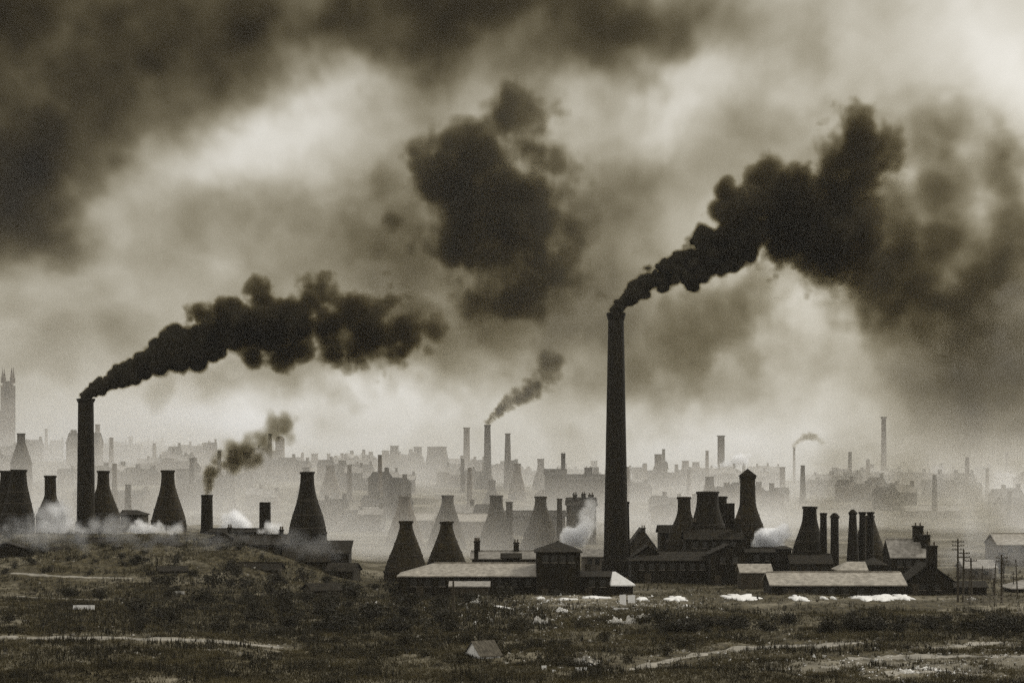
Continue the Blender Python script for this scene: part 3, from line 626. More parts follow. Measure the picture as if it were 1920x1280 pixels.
def heap(px, py, wpx, hpx, label, m='crock', seed=0, name='crockery_heap', cat='heap'):
    """a low mound with loose shards on it"""
    g = ground_at(px, py); s = g.y / F; rx, h = wpx / 2 * s, hpx * s * .6; rnd = random.Random(seed)
    t = thing(name, label, cat, (g.x, g.y, g.z - .08)); bm = bmesh.new()
    n = 17; G = [[None] * n for _ in range(n)]
    for i in range(n):
        for j in range(n):
            u, v = i / (n - 1) * 2 - 1, j / (n - 1) * 2 - 1; x, y = u * rx * 1.15, v * rx * .9
            r = math.hypot(u, v) * (1 + .8 * mnoise.noise((u * 1.6 + seed, v * 1.6, seed))); q = max(0, 1 - r * r)
            z = h * q * (.75 + .9 * mnoise.noise((u * 2.4, v * 2.4, seed + 4)) + .7 * mnoise.noise((u * 6, v * 6, seed + 9)))
            G[i][j] = bm.verts.new((x + .06 * mnoise.noise((i, j, seed)), y, Tz(g.x + x, g.y + y) - g.z + (z if q > 0 else -.3)))
    for i in range(n - 1):
        for j in range(n - 1): bm.faces.new((G[i][j], G[i + 1][j], G[i + 1][j + 1], G[i][j + 1]))
    obj('mound', bm, M[m], t)
    bm = bmesh.new()
    for k in range(70):
        a, r = rnd.uniform(0, 6.28), rnd.random() ** .5 * 1.25; x, y = rx * r * math.cos(a), rx * .8 * r * math.sin(a); z = h * max(0, 1 - r) * .9 + .06
        q = rnd.uniform(.06, .2); e = Matrix.Rotation(rnd.uniform(0, 3), 3, Vector((rnd.uniform(-1, 1), rnd.uniform(-1, 1), rnd.uniform(-1, 1))).normalized())
        v = [bm.verts.new(Vector((x, y, z)) + e @ Vector(p) * q) for p in ((-1, -.6, 0), (.9, -.8, 0), (.2, .9, .25), (0, 0, -.35))]
        for f in ((0, 1, 2), (0, 3, 1), (1, 3, 2), (2, 3, 0)): bm.faces.new([v[i] for i in f])
    tag(obj('shards', bm, M['white'], t), kind='stuff')
    return t
def slab(px, py, wpx, hpx, label, name='white_board', cat='board', rz=0, lean=.25, m='white'):
    """a flat board or sheet propped up on the ground, with a batten behind it"""
    g = ground_at(px, py); s = g.y / F; hw, h = wpx / 2 * s, hpx * s
    t = thing(name, label, cat, (g.x, g.y, g.z - .06), rz); t.rotation_euler.x = -lean
    bm = bmesh.new(); add_box(bm, -hw, hw, -.04, .04, 0, h); bmesh.ops.subdivide_edges(bm, edges=bm.edges[:], cuts=2, use_grid_fill=True)
    for v in bm.verts: v.co.y += .06 * mnoise.noise((v.co.x * 1.3, px, v.co.z * 1.3)); v.co.z += .08 * h * mnoise.noise((v.co.x * 2, py, 1)) * (v.co.z > h * .5)
    obj('panel', bm, M[m], t)
    bm = bmesh.new(); add_box(bm, -hw * .8, hw * .8, .11, .17, h * .3, h * .42); obj('batten', bm, M['grey_wood'], t)
    return t
heap(1052, 1146, 22, 15, 'bright white heap sitting alone in the scrub', 'white', 3)
heap(1010, 1170, 30, 24, 'jagged white heap above the dark hollow', 'crock', 4)
heap(1155, 1168, 30, 20, 'pale double heap beside the white boards', 'crock', 5)
heap(1180, 1168, 22, 22, 'pale lump touching the double heap', 'crock', 6)
heap(1206, 1160, 26, 16, 'small pale heap between white boards and scrub', 'crock', 7)
heap(892, 1130, 18, 8, 'thin white spill below the lean-to', 'white', 8)
heap(1246, 1164, 9, 9, 'very small white heap beside the hedge end', 'white', 9)
heap(1100, 1244, 44, 26, 'pale mound of rubble near the white stones', 'stone', 10)
heap(1700, 1260, 44, 10, 'wide chalky heap spread on the track', 'crock', 11)
heap(1740, 1256, 50, 12, 'broad whitish heap on the bare track', 'crock', 12)
heap(920, 1166, 12, 9, 'tiny whitish heap in the scrub under the long workshop', 'white', 13)
heap(1822, 1124, 16, 9, 'small whitish heap under the leaning telegraph pole', 'crock', 14)
heap(760, 1165, 16, 8, 'small pale heap beside the tumbledown shed', 'crock', 15)
slab(157, 1142, 40, 9, 'long white board lying alone on the grassy slope', rz=.05)
slab(336, 1114, 20, 6, 'short pale board on the slope below the bank', m='crock')
slab(1168, 1133, 12, 20, 'upright white board beside the clay beds')
slab(1184, 1130, 14, 16, 'square white board next to the upright one')
slab(1164, 1144, 28, 6, 'low white plank in front of the upright boards', lean=.5)
slab(1020, 1258, 9, 11, 'small bright white upright stone in the foreground grass', name='white_stone', cat='stone')
slab(1038, 1260, 7, 6, 'tiny white stone beside the upright one', name='white_stone', cat='stone')
slab(1052, 1255, 12, 5, 'flat white stone near the upright one', name='white_stone', cat='stone', lean=.5)
slab(1090, 1256, 22, 7, 'long low white stone at the foot of the rubble mound', name='white_stone', cat='stone', lean=.4)

# scrub: a few kinds of bush, copied
def make_bush(k, label, group, leaf):
    rnd = random.Random(300 + k); t = thing('scrub_bush', label, 'bush', (0, 0, 0), 0, group)
    V, Fc = [], []; lumps = [(rnd.uniform(-.6, .6), rnd.uniform(-.5, .5), rnd.uniform(.45, 1.0), rnd.uniform(.35, .6)) for _ in range(7)]
    for i in range(420):
        cx, cy_, cz, r = lumps[i % 7]; d = Vector((rnd.gauss(0, 1), rnd.gauss(0, 1), rnd.gauss(0, 1))).normalized() * r * rnd.uniform(.55, 1.08)
        p = Vector((cx, cy_, cz)) + d
        if p.z < .02: continue
        q = rnd.uniform(.05, .11); a = Vector((rnd.gauss(0, 1), rnd.gauss(0, 1), rnd.gauss(0, 1))).normalized(); b = a.orthogonal().normalized(); c = a.cross(b)
        n = len(V); V += [p - b * q * .6, p - c * q, p + b * q * .6, p + c * q * 1.2]; Fc.append((n, n + 1, n + 2, n + 3))
    me = bpy.data.meshes.new('foliage'); me.from_pydata([tuple(v) for v in V], [], Fc); me.materials.append(M[leaf]); o = bpy.data.objects.new('foliage', me); COL.objects.link(o); o.parent = t
    bm = bmesh.new()
    for (cx, cy_, cz, r) in lumps:
        v0 = [bm.verts.new((.05 * math.cos(a), .05 * math.sin(a), -.15)) for a in (0, 2.1, 4.2)]; v1 = [bm.verts.new((cx + .015 * math.cos(a), cy_ + .015 * math.sin(a), cz + r * .4)) for a in (0, 2.1, 4.2)]
        for i in range(3): bm.faces.new((v0[i], v0[(i + 1) % 3], v1[(i + 1) % 3], v1[i]))
    obj('stem', bm, M['stem'], t); return t
def scatter(k, label, group, leaf, spots):
    ps = [make_bush(k + i, label, group, leaf) for i in range(3)]; us = [False] * 3; rnd = random.Random(k)
    for (x, y, sc) in spots:
        i = rnd.randrange(3); o = copy_tree(ps[i]) if us[i] else ps[i]; us[i] = True
        o.location = (x, y, Tz(x, y) - .1); o.rotation_euler.z = rnd.uniform(0, 6.28); o.scale = (sc * rnd.uniform(1, 1.5), sc * rnd.uniform(.9, 1.2), sc * rnd.uniform(.7, 1.1))
rnd = random.Random(77); sp = []
for k in range(72):
    px = rnd.uniform(1230, 2040); py = 1176 + 8 * mnoise.noise((px / 90, 1, 0)) + rnd.uniform(-7, 12); g = ground_at(px, py); sp.append((g.x, g.y, rnd.uniform(.7, 1.5)))
scatter(10, 'dark leafy bush in the long hedge between white clay beds and bare track', 'bushes of the hedge before the clay beds', 'leaf', sp)
sp = []
for k in range(105):
    px = rnd.gauss(590, 190); py = rnd.uniform(1090, 1192); g = ground_at(px, py)
    if g.y < 430: sp.append((g.x, g.y, rnd.uniform(.8, 2.0)))
scatter(20, 'dark scrubby bush on the slope below the bank', 'scrub on the slope below the bank', 'leaf', sp)
sp = []
for k in range(55):
    px = rnd.uniform(560, 1300); py = rnd.uniform(1165, 1262); g = ground_at(px, py); sp.append((g.x, g.y, rnd.uniform(.5, 1.2)))
scatter(30, 'low olive bush around the little white-gabled hut', 'low bushes around the hut', 'leaf_olive', sp)
sp = []
for k in range(64):
    px = rnd.uniform(-40, 650); py = rnd.uniform(1008, 1085); g = ground_at(px, py); sp.append((g.x, g.y, rnd.uniform(.6, 1.4)))
scatter(40, 'ragged dark bush on the upper bank under the ovens', 'bushes on the upper bank', 'leaf', sp)

def tufts(name, label, n, m, seed, dens, hmin, hmax):
    """blades of grass in clumps over the open ground: one mass"""
    rg = np.random.default_rng(seed); y = 196 * (470 / 196) ** (rg.random(n * 3) ** .9); x = rg.uniform(-.3, .3, n * 3) * y
    keep = dens(x, y) > rg.random(n * 3); x, y = x[keep][:n], y[keep][:n]; m_ = len(x); z = T(x, y) - .03
    bl = 5; X = np.repeat(x, bl); Yv = np.repeat(y, bl); Zv = np.repeat(z, bl); N = len(X)
    X = X + rg.normal(0, .16, N); Yv = Yv + rg.normal(0, .16, N)
    h = rg.uniform(hmin, hmax, N); a = rg.uniform(0, 6.28, N); wv = rg.uniform(.03, .08, N); lx, ly = rg.normal(0, .12, N), rg.normal(0, .12, N)
    V = np.empty((N, 3, 3)); V[:, 0] = np.stack([X - wv * np.cos(a), Yv - wv * np.sin(a), Zv], -1); V[:, 1] = np.stack([X + wv * np.cos(a), Yv + wv * np.sin(a), Zv], -1); V[:, 2] = np.stack([X + lx, Yv + ly, Zv + h], -1)
    me = bpy.data.meshes.new(name); me.from_pydata(V.reshape(-1, 3).tolist(), [], np.arange(N * 3).reshape(-1, 3).tolist()); me.materials.append(M[m])
    o = bpy.data.objects.new(name, me); COL.objects.link(o); tag(o, label, 'grass', kind='stuff')
def open_(x, y):      # grass keeps off the clay beds and thins out in the works' yards
    wet = sstep(314, 320, y) * (1 - sstep(350, 356, y)) * sstep(-8, 6, x); yard = sstep(362, 368, y) * sstep(-34, -28, x)
    tr = np.array(TRACKS); on = np.zeros(len(x))
    for (a, b, wd) in tr: on = np.maximum(on, (np.abs(x - a) < 2.2) * (np.abs(y - b) < wd * .55 + 1.5) * .9)
    return (1 - wet * .93) * (1 - yard * .8) * (1 - on)
tufts('grass', 'rough dark grass covering the open ground', 108000, 'tuft', 1, lambda x, y: (.25 + .75 * sstep(.35, .6, vn2(x / 5, y / 8))) * open_(x, y), .15, .5)
tufts('dry_grass', 'pale dry grass in streaks over the ground', 34000, 'dry_tuft', 2, lambda x, y: sstep(.55, .72, vn2(x / 9 + 4, y / 5)) * open_(x, y), .15, .4)
tufts('weeds', 'tall dark weeds in ragged clumps over the waste ground', 13000, 'leaf', 3, lambda x, y: np.maximum(sstep(.5, .7, vn2(x / 4 + 9, y / 6)), .9 * sstep(262, 280, y) * (1 - sstep(345, 375, y)) * (x < 4) * sstep(-75, -45, x)) * open_(x, y), .4, 1.1)
def rubble():
    rg = random.Random(8); bm = bmesh.new(); n = 0
    while n < 2600:
        px, py = rg.uniform(-20, 1940), rg.uniform(1090, 1285)
        wgt = .25 + .75 * (860 < px < 1300 and py < 1180) + .5 * (px > 1200 and py > 1215)
        if rg.random() > wgt: continue
        D = CAM_H * F / (py - Y0); x = (px - 960) * D / F; D = min(D, 400); q = rg.uniform(.05, .2) * (1.6 if rg.random() < .08 else 1); z = Tz(x, D)
        e = Matrix.Rotation(rg.uniform(0, 3), 3, Vector((rg.uniform(-1, 1), rg.uniform(-1, 1), 1)).normalized())
        v = [bm.verts.new(Vector((x, D, z + q * .3)) + e @ Vector(p) * q) for p in ((-1, -.6, -.5), (1, -.7, -.5), (.6, .9, -.5), (-.8, .8, -.5), (.1, 0, .7))]
        for f in ((0, 1, 4), (1, 2, 4), (2, 3, 4), (3, 0, 4), (3, 2, 1, 0)): bm.faces.new([v[i] for i in f])
        n += 1
    bm2 = bmesh.new()
    for k in range(2000):
        px, py = (rg.gauss(1040, 150), rg.gauss(1146, 24)) if k % 4 else (rg.gauss(1680, 160), rg.gauss(1248, 14))
        if py < 1108 or py > 1280: continue
        D = CAM_H * F / (py - Y0) * .93; x = (px - 960) * D / F; q = rg.uniform(.05, .13) * (2.0 if k % 3 and rg.random() < .12 else 1); z = Tz(x, D)
        e = Matrix.Rotation(rg.uniform(0, 3), 3, Vector((rg.uniform(-1, 1), rg.uniform(-1, 1), .6)).normalized())
        v = [bm2.verts.new(Vector((x, D, z + q * .8)) + e @ Vector(p) * q) for p in ((-1.3, -.6, 0), (1.1, -.8, .1), (.3, 1, .3), (0, .1, -.4))]
        for f in ((0, 1, 2), (0, 3, 1), (1, 3, 2), (2, 3, 0)): bm2.faces.new([v[i] for i in f])
    tag(obj('potsherd_litter', bm2, M['white']), 'bright white potsherds littered over the waste ground', 'potsherds', kind='stuff')
    tag(obj('rubble', bm, M['stone']), 'loose pale stones and shards strewn over the ground', 'rubble', kind='stuff')
rubble()

# ------------------------------------------------------------------ smoke, steam and haze: real volumes
def fbm3(shape, vox, cell, seed, octaves=4, gain=.55, billow=False):
    """smooth 3-D noise on a grid of voxels, about 0..1"""
    rg = np.random.default_rng(seed); out = np.zeros(shape, np.float32); amp, tot = 1.0, 0.0
    for o in range(octaves):
        c = cell / 2 ** o
        if c < vox * 1.2: break
        lat = rg.random([int(s * vox / c) + 3 for s in shape]).astype(np.float32); a = lat
        for ax, s in enumerate(shape):
            p = np.arange(s) * vox / c; i = p.astype(int); f = p - i; f = (f * f * (3 - 2 * f)).astype(np.float32)
            sh = [1, 1, 1]; sh[ax] = s; f = f.reshape(sh); a = np.take(a, i, ax) * (1 - f) + np.take(a, i + 1, ax) * f
        out += amp * (np.abs(a * 2 - 1) if billow else a); tot += amp; amp *= gain
    out /= tot
    if billow: return np.clip(out * 1.3, 0, 1)
    return np.clip((out - .5) * 1.9 + .5, 0, 1)

def fbm2(x, y, octaves=6, gain=.55):
    """2-D noise with each octave turned, so that no direction shows"""
    v = np.zeros(np.broadcast(x, y).shape); a, t = 1.0, 0.0; c, s = math.cos(.65), math.sin(.65)
    for o in range(octaves):
        v = v + a * vn2(x + o * 17.3, y + o * 9.1); t += a; a *= gain; x, y = (c * x - s * y) * 2.03, (s * x + c * y) * 2.03
    return np.clip((v / t - .5) * 2.0 + .5, 0, 1)
def smoke_mat(name, absorb, scatter=(0, 0, 0), g=0.0, step=1.0):
    """coefficients per metre at full density: soot takes more blue than red, so thin smoke is warm grey and thick smoke brown-black"""
    m, t = new_mat(name); m.cycles.volume_step_rate = step; N = t.nodes.new; L = t.links.new; out = N('ShaderNodeOutputMaterial')
    at_ = N('ShaderNodeAttribute'); at_.attribute_name = 'density'; sh = []
    for (k, typ) in ((absorb, 'ShaderNodeVolumeAbsorption'), (scatter, 'ShaderNodeVolumeScatter')):
        mx = max(k)
        if mx <= 0: continue
        n = N(typ); c = [v / mx * .98 for v in k]
        n.inputs['Color'].default_value = (*[(1 - v) if 'Abs' in typ else v for v in c], 1)
        mu = N('ShaderNodeMath'); mu.operation = 'MULTIPLY'; mu.inputs[1].default_value = mx / .98; L(at_.outputs['Fac'], mu.inputs[0]); L(mu.outputs[0], n.inputs['Density'])
        if 'Sca' in typ: n.inputs['Anisotropy'].default_value = g
        sh.append(n.outputs[0])
    if len(sh) == 2:
        a = N('ShaderNodeAddShader'); L(sh[0], a.inputs[0]); L(sh[1], a.inputs[1]); L(a.outputs[0], out.inputs['Volume'])
    else: L(sh[0], out.inputs['Volume'])
    return m
SOOT = (1.0, 1.075, 1.31)
def soot(k): return tuple(k * v for v in SOOT)
M['black_smoke'] = smoke_mat('black_smoke', soot(1.2), (.10, .088, .062), .35, step=1.3)
M['thin_smoke'] = smoke_mat('thin_smoke', soot(.26), (.02, .0185, .0145), .3, step=1.5)
M['stack_smoke'] = smoke_mat('stack_smoke', soot(1.0), (.10, .094, .078), .3)
M['sky_smoke'] = smoke_mat('sky_smoke', soot(.01), step=2.5)
M['steam'] = smoke_mat('steam', (.004, .0044, .006), (1.6, 1.59, 1.56), .45)
M['mist'] = smoke_mat('mist', (.0004, .00045, .0006), (.0200, .0189, .0169), .3)
M['soot_core'] = mat('soot_core', (.012, .010, .005), (.03, .025, .014), .5, 1.0)

def volume(name, org, vox, dens, m, parent=None, core=None):
    """a density grid as a Blender volume (geometry nodes); with core: also the opaque heart of the smoke as a mesh"""
    nx, ny, nz = dens.shape
    gx, gy, gz = np.meshgrid(np.arange(nx), np.arange(ny), np.arange(nz), indexing='ij')
    co = np.stack([gx, gy, gz], -1).transpose(2, 1, 0, 3).reshape(-1, 3) * vox
    me = bpy.data.meshes.new(name); me.vertices.add(len(co)); me.vertices.foreach_set('co', co.astype(np.float32).ravel())
    a = me.attributes.new('rho', 'FLOAT', 'POINT'); a.data.foreach_set('value', dens.transpose(2, 1, 0).astype(np.float32).ravel())
    def make(nm, mm, thr):
        d = me if thr is None else me.copy()
        o = bpy.data.objects.new(nm, d); d.materials.append(mm); COL.objects.link(o); o.location = org; o.parent = parent
        g = bpy.data.node_groups.new(nm, 'GeometryNodeTree'); g.interface.new_socket('Geometry', in_out='INPUT', socket_type='NodeSocketGeometry'); g.interface.new_socket('Geometry', in_out='OUTPUT', socket_type='NodeSocketGeometry')
        N = g.nodes.new; L = g.links.new; gi = N('NodeGroupInput'); go = N('NodeGroupOutput')
        vc = N('GeometryNodeVolumeCube'); vc.inputs['Min'].default_value = (0, 0, 0); vc.inputs['Max'].default_value = ((nx - 1) * vox, (ny - 1) * vox, (nz - 1) * vox)
        vc.inputs['Resolution X'].default_value = nx; vc.inputs['Resolution Y'].default_value = ny; vc.inputs['Resolution Z'].default_value = nz
        po = N('GeometryNodeInputPosition'); sp = N('ShaderNodeSeparateXYZ'); L(po.outputs[0], sp.inputs[0])
        def rnd_(k):
            mu = N('ShaderNodeMath'); mu.operation = 'DIVIDE'; mu.inputs[1].default_value = vox; L(sp.outputs[k], mu.inputs[0]); r = N('ShaderNodeMath'); r.operation = 'ROUND'; L(mu.outputs[0], r.inputs[0]); return r.outputs[0]
        def madd(a_, b_, c_):
            mu = N('ShaderNodeMath'); mu.operation = 'MULTIPLY_ADD'; L(a_, mu.inputs[0]); mu.inputs[1].default_value = b_; L(c_, mu.inputs[2]); return mu.outputs[0]
        idx = madd(madd(rnd_(2), ny, rnd_(1)), nx, rnd_(0)); fi = N('FunctionNodeFloatToInt'); L(idx, fi.inputs[0])
        na = N('GeometryNodeInputNamedAttribute'); na.data_type = 'FLOAT'; na.inputs['Name'].default_value = 'rho'
        si = N('GeometryNodeSampleIndex'); si.data_type = 'FLOAT'; si.domain = 'POINT'; si.clamp = True
        L(gi.outputs[0], si.inputs['Geometry']); L(na.outputs[0], si.inputs['Value']); L(fi.outputs[0], si.inputs['Index']); L(si.outputs[0], vc.inputs['Density'])
        src = vc.outputs[0]
        if thr is not None:
            vm = N('GeometryNodeVolumeToMesh'); vm.inputs['Threshold'].default_value = thr; vm.inputs['Adaptivity'].default_value = .15; L(src, vm.inputs['Volume'])
            ss = N('GeometryNodeSetShadeSmooth'); L(vm.outputs[0], ss.inputs[0]); src = ss.outputs[0]
        sm = N('GeometryNodeSetMaterial'); sm.inputs['Material'].default_value = mm; L(src, sm.inputs[0]); L(sm.outputs[0], go.inputs[0])
        md = o.modifiers.new('smoke', 'NODES'); md.node_group = g; return o
    o = make(name, m, None)
    if core is not None: make('dense_core', M['soot_core'], core)
    return o

def blob_field(blobs, vox, seed, cell, pad=1.5, erode=1.0, octaves=5, warp=.35, billow=0.0, feather=0.0):
    """blobs: (x, y, z, r, soft, dens); the densest wins; billows swell the surface, noise eats at the rims, a thin feather hangs round it"""
    b = np.array(blobs, float); lo = (b[:, :3] - b[:, 3:4] * pad).min(0) - vox * 2; hi = (b[:, :3] + b[:, 3:4] * pad).max(0) + vox * 2
    shp = tuple(int(v) for v in np.ceil((hi - lo) / vox) + 1); s = np.zeros(shp, np.float32); dn = np.zeros(shp, np.float32); fe = np.zeros(shp, np.float32)
    wn = (fbm3(shp, vox, cell * .9, seed + 500, 4) - .5) * 2 * warp
    bl = (fbm3(shp, vox, cell * 1.1, seed + 700, 5, .6, True) - .38) * billow if billow else 0
    wb = wn + bl
    for (x, y, z, r, so, de) in b:
        R_ = r * (1.5 if feather else 1 + warp); c = (np.array((x, y, z)) - lo) / vox; i0 = np.maximum(np.floor(c - R_ / vox).astype(int), 0); i1 = np.minimum(np.ceil(c + R_ / vox).astype(int) + 1, shp)
        ax = [(np.arange(i0[k], i1[k]) - c[k]) * vox for k in range(3)]
        d = np.sqrt(ax[0][:, None, None] ** 2 + ax[1][None, :, None] ** 2 + ax[2][None, None, :] ** 2) / r
        sl = tuple(slice(i0[k], i1[k]) for k in range(3)); v = np.clip((1 - d + wb[sl] * so) / so, 0, 1).astype(np.float32)
        up = v * de > s[sl] * dn[sl]; s[sl] = np.where(up, v, s[sl]); dn[sl] = np.where(up, de, dn[sl])
        if feather: fe[sl] = np.maximum(fe[sl], np.clip(1 - d / 1.5, 0, 1) * (so - .45) * 1.8)
    n = fbm3(shp, vox, cell, seed, octaves)
    q = np.clip(s * (1 + erode) - erode * n, 0, 1); q = q * q * (3 - 2 * q) * dn
    if feather: q = q + feather * np.clip(fe * 1.6 - n * .9, 0, 1)
    return lo, q

def plume_blobs(pts, D, seed, step=.4, subs=5, drift=0.0, sub_r=(.34, .6)):
    """pts along the drift: (px, py, r in px, softness, density)"""
    rnd = random.Random(seed); s = D / F; out = []
    for a, b in zip(pts, pts[1:]):
        L_ = math.hypot(b[0] - a[0], b[1] - a[1]); n = max(1, int(L_ / (step * (a[2] + b[2]) / 2)))
        for k in range(n):
            t = k / n; px, py, r, so, de = [a[i] + (b[i] - a[i]) * t for i in range(5)]
            c = at(px, py, D); rm = r * s; c.y += drift * (px - pts[0][0]) * s
            j = lambda m_: rnd.uniform(-m_, m_) * rm
            out.append((c.x + j(.12), c.y + j(.3), c.z + j(.12), rm * .8, so, de))
            for _ in range(subs):
                u = Vector((rnd.gauss(0, 1), rnd.gauss(0, .7), rnd.gauss(0, 1))).normalized() * rm * rnd.uniform(.42, .72)
                out.append((c.x + u.x, c.y + u.y, c.z + u.z, rm * rnd.uniform(*sub_r), so, de))
    return out
def smoke_thing(label, pts, D, vox, m, seed, cell, core=None, name='smoke_plume', cat='smoke', erode=1.0, warp=.35, grow=1.0, power=1.0, billow=0.0, feather=0.0, **kw):
    bl = plume_blobs([(a, b, r * grow, c_, d) for a, b, r, c_, d in pts], D, seed, **kw); lo, q = blob_field(bl, vox, seed, cell, erode=erode, warp=warp, billow=billow, feather=feather); q = q ** power
    c = at(pts[0][0], pts[0][1], D); t = thing(name, label, cat, c)
    volume('soot_veil' if 'steam' not in name else 'vapour', Vector(lo) - c, vox, q, M[m], t, core)
    return t

smoke_thing('rolling black smoke plume streaming from the tallest chimney',
    [(1155, 582, 12, .5, 1), (1168, 567, 13, .5, 1), (1195, 546, 22, .5, 1), (1225, 525, 33, .5, 1), (1270, 508, 37, .55, 1), (1320, 490, 44, .6, .9), (1370, 458, 62, .62, .8), (1410, 430, 86, .7, .6),
     (1480, 430, 96, .75, .46), (1545, 430, 100, .85, .38), (1600, 465, 95, .95, .26), (1660, 500, 85, 1, .13)], 450, .33, 'black_smoke', 1, 5, core=.78, erode=.95, warp=.5, billow=1.1, feather=.08, grow=1.16, subs=8, sub_r=(.24, .5))
smoke_thing('ragged head of the tallest chimney\'s smoke, rising in a knob',
    [(1365, 385, 42, .75, .55), (1440, 355, 54, .85, .4), (1500, 375, 64, .95, .32), (1560, 360, 98, .95, .3), (1595, 300, 92, .95, .3), (1630, 325, 78, 1, .22)], 458, .45, 'black_smoke', 2, 6, name='smoke_cloud', erode=.9, warp=.35, billow=1.1, feather=.035, grow=1.3)
smoke_thing('rolling black smoke plume streaming from the stout chimney on the bank',
    [(161, 745, 12, .5, 1), (171, 732, 12, .5, 1), (195, 722, 16, .5, 1), (235, 703, 25, .5, 1), (285, 684, 33, .55, 1), (335, 655, 44, .6, .85), (385, 640, 54, .62, .8), (430, 615, 72, .65, .7),
     (490, 618, 72, .7, .6), (560, 622, 70, .75, .5), (620, 605, 84, .8, .42), (690, 622, 82, .85, .38), (745, 612, 82, .9, .38), (785, 615, 64, 1, .22), (840, 600, 60, 1, .07)], 480, .33, 'black_smoke', 3, 5, core=.78, erode=.95, warp=.5, billow=1.1, feather=.08, grow=1.16, subs=8, sub_r=(.24, .5))
smoke_thing('thin brown smoke hanging under the plume of the stout chimney',
    [(290, 745, 16, 1, .35), (330, 715, 26, 1, .3), (500, 700, 40, 1, .2), (610, 725, 38, 1, .28), (740, 690, 34, 1, .35), (860, 640, 80, 1, .16)], 486, 1.0, 'thin_smoke', 4, 6, name='smoke_cloud', erode=1.2, warp=.75, grow=1.6, power=1.6, subs=3)
smoke_thing('great dark smoke mass standing in the middle of the sky',
    [(910, 570, 60, 1, .14), (900, 520, 85, 1, .26), (905, 470, 115, 1, .5), (970, 440, 120, 1, .7), (910, 410, 125, 1, .8), (880, 350, 100, 1, .8), (865, 300, 75, 1, .75), (925, 280, 95, 1, .7), (965, 225, 85, 1, .55), (990, 190, 60, 1, .4)], 640, .9, 'thin_smoke', 5, 9, name='smoke_cloud', erode=1.1, warp=.6, billow=.8, grow=1.48, power=1.3, subs=8, step=.28, sub_r=(.22, .45))
smoke_thing('fainter side lobes of smoke beside the great mass',
    [(790, 320, 45, 1, .25), (760, 390, 70, 1, .25), (740, 470, 70, 1, .28), (880, 520, 90, 1, .25), (1035, 410, 56, 1, .5), (1010, 460, 70, 1, .42), (950, 560, 90, 1, .25), (880, 620, 100, 1, .2), (820, 640, 90, 1, .16), (940, 650, 80, 1, .14)], 655, 1.4, 'thin_smoke', 6, 10, name='smoke_cloud', erode=1.0, warp=.6, grow=1.5, power=1.4, subs=4)
smoke_thing('old drifting smoke trailing beyond the tallest chimney\'s plume',
    [(1590, 460, 105, 1, .5), (1650, 490, 125, 1, .6), (1720, 530, 130, 1, .55), (1760, 420, 150, 1, .36), (1770, 300, 110, 1, .18), (1700, 560, 70, 1, .5), (1760, 610, 60, 1, .4), (1850, 590, 70, 1, .35), (1900, 600, 60, 1, .4)], 520, 1.3, 'thin_smoke', 7, 9, name='smoke_cloud', erode=1.2, warp=.75, grow=1.6, power=1.6, subs=4)
smoke_thing('brown drifting smoke hanging below the tallest chimney\'s plume',
    [(1190, 620, 50, 1, .2), (1250, 640, 66, 1, .3), (1340, 620, 70, 1, .42), (1420, 580, 62, 1, .35), (1480, 560, 46, 1, .3)], 560, 1.2, 'thin_smoke', 8, 8, name='smoke_cloud', erode=1.2, warp=.75, grow=1.6, power=1.6, subs=4)
smoke_thing('grey smoke curling from the short round stack on the bank',
    [(388, 921, 8, .7, 1), (392, 900, 11, .8, .9), (405, 880, 20, .9, .7), (440, 858, 30, 1, .5), (475, 845, 30, 1, .35), (500, 815, 34, 1, .25), (545, 790, 34, 1, .38)], 500, .45, 'stack_smoke', 9, 3, erode=.5, grow=1.35, step=.3)
smoke_thing('thin dark smoke slanting from the far chimney',
    [(915, 793, 5, .6, 1), (922, 783, 6, .7, 1), (940, 768, 10, .8, .7), (965, 748, 15, .9, .45), (995, 732, 18, 1, .3), (1025, 700, 26, 1, .16), (1045, 660, 30, 1, .2)], 1080, .9, 'stack_smoke', 10, 5, erode=.5, grow=1.35, step=.3)
smoke_thing('faint wisp of smoke bending from the needle-thin chimney',
    [(1489, 836, 4, .7, .5), (1494, 828, 5, .8, .45), (1508, 818, 8, .9, .35), (1525, 820, 9, 1, .25), (1545, 832, 9, 1, .12)], 1350, 1.1, 'stack_smoke', 11, 5, erode=.8)

smoke_thing('brownish smoke creeping over the ground behind the twin stacks',
    [(1540, 940, 50, 1, .05), (1600, 915, 60, 1, .09), (1680, 935, 66, 1, .08), (1760, 955, 66, 1, .08), (1850, 945, 66, 1, .08), (1950, 925, 66, 1, .08)], 560, 1.4, 'thin_smoke', 12, 9, name='smoke_cloud', erode=.6, warp=.5, grow=1.9, subs=3)
def steam(label, pts, D, seed, vox=.5): smoke_thing(label, pts, D, vox, 'steam', seed, 3, name='steam_cloud', cat='steam', erode=.7, subs=4, grow=1.25)
steam('white steam at the foot of the smooth shouldered oven', [(246, 996, 9, .8, .6), (262, 994, 16, .7, 1), (284, 994, 15, .8, 1), (315, 998, 12, .9, .5), (345, 988, 12, 1, .25)], 480, 21)
steam('bright dome of white steam on the potbank roof', [(418, 990, 14, .7, 1), (432, 984, 20, .7, 1), (446, 981, 24, .7, 1.1), (462, 985, 18, .7, 1), (475, 990, 12, .7, .8)], 508, 22)
steam('little white steam puff beside the square stack', [(486, 1000, 7, .8, .8), (506, 990, 12, .8, 1), (530, 990, 12, .9, .4)], 486, 23)
steam('white steam blowing up beside the tallest chimney', [(1058, 1006, 10, .8, 1.6), (1076, 1008, 20, .7, 2.0), (1092, 1002, 20, .8, 1.6), (1104, 978, 18, .9, .6), (1116, 945, 20, 1, .2)], 455, 24)
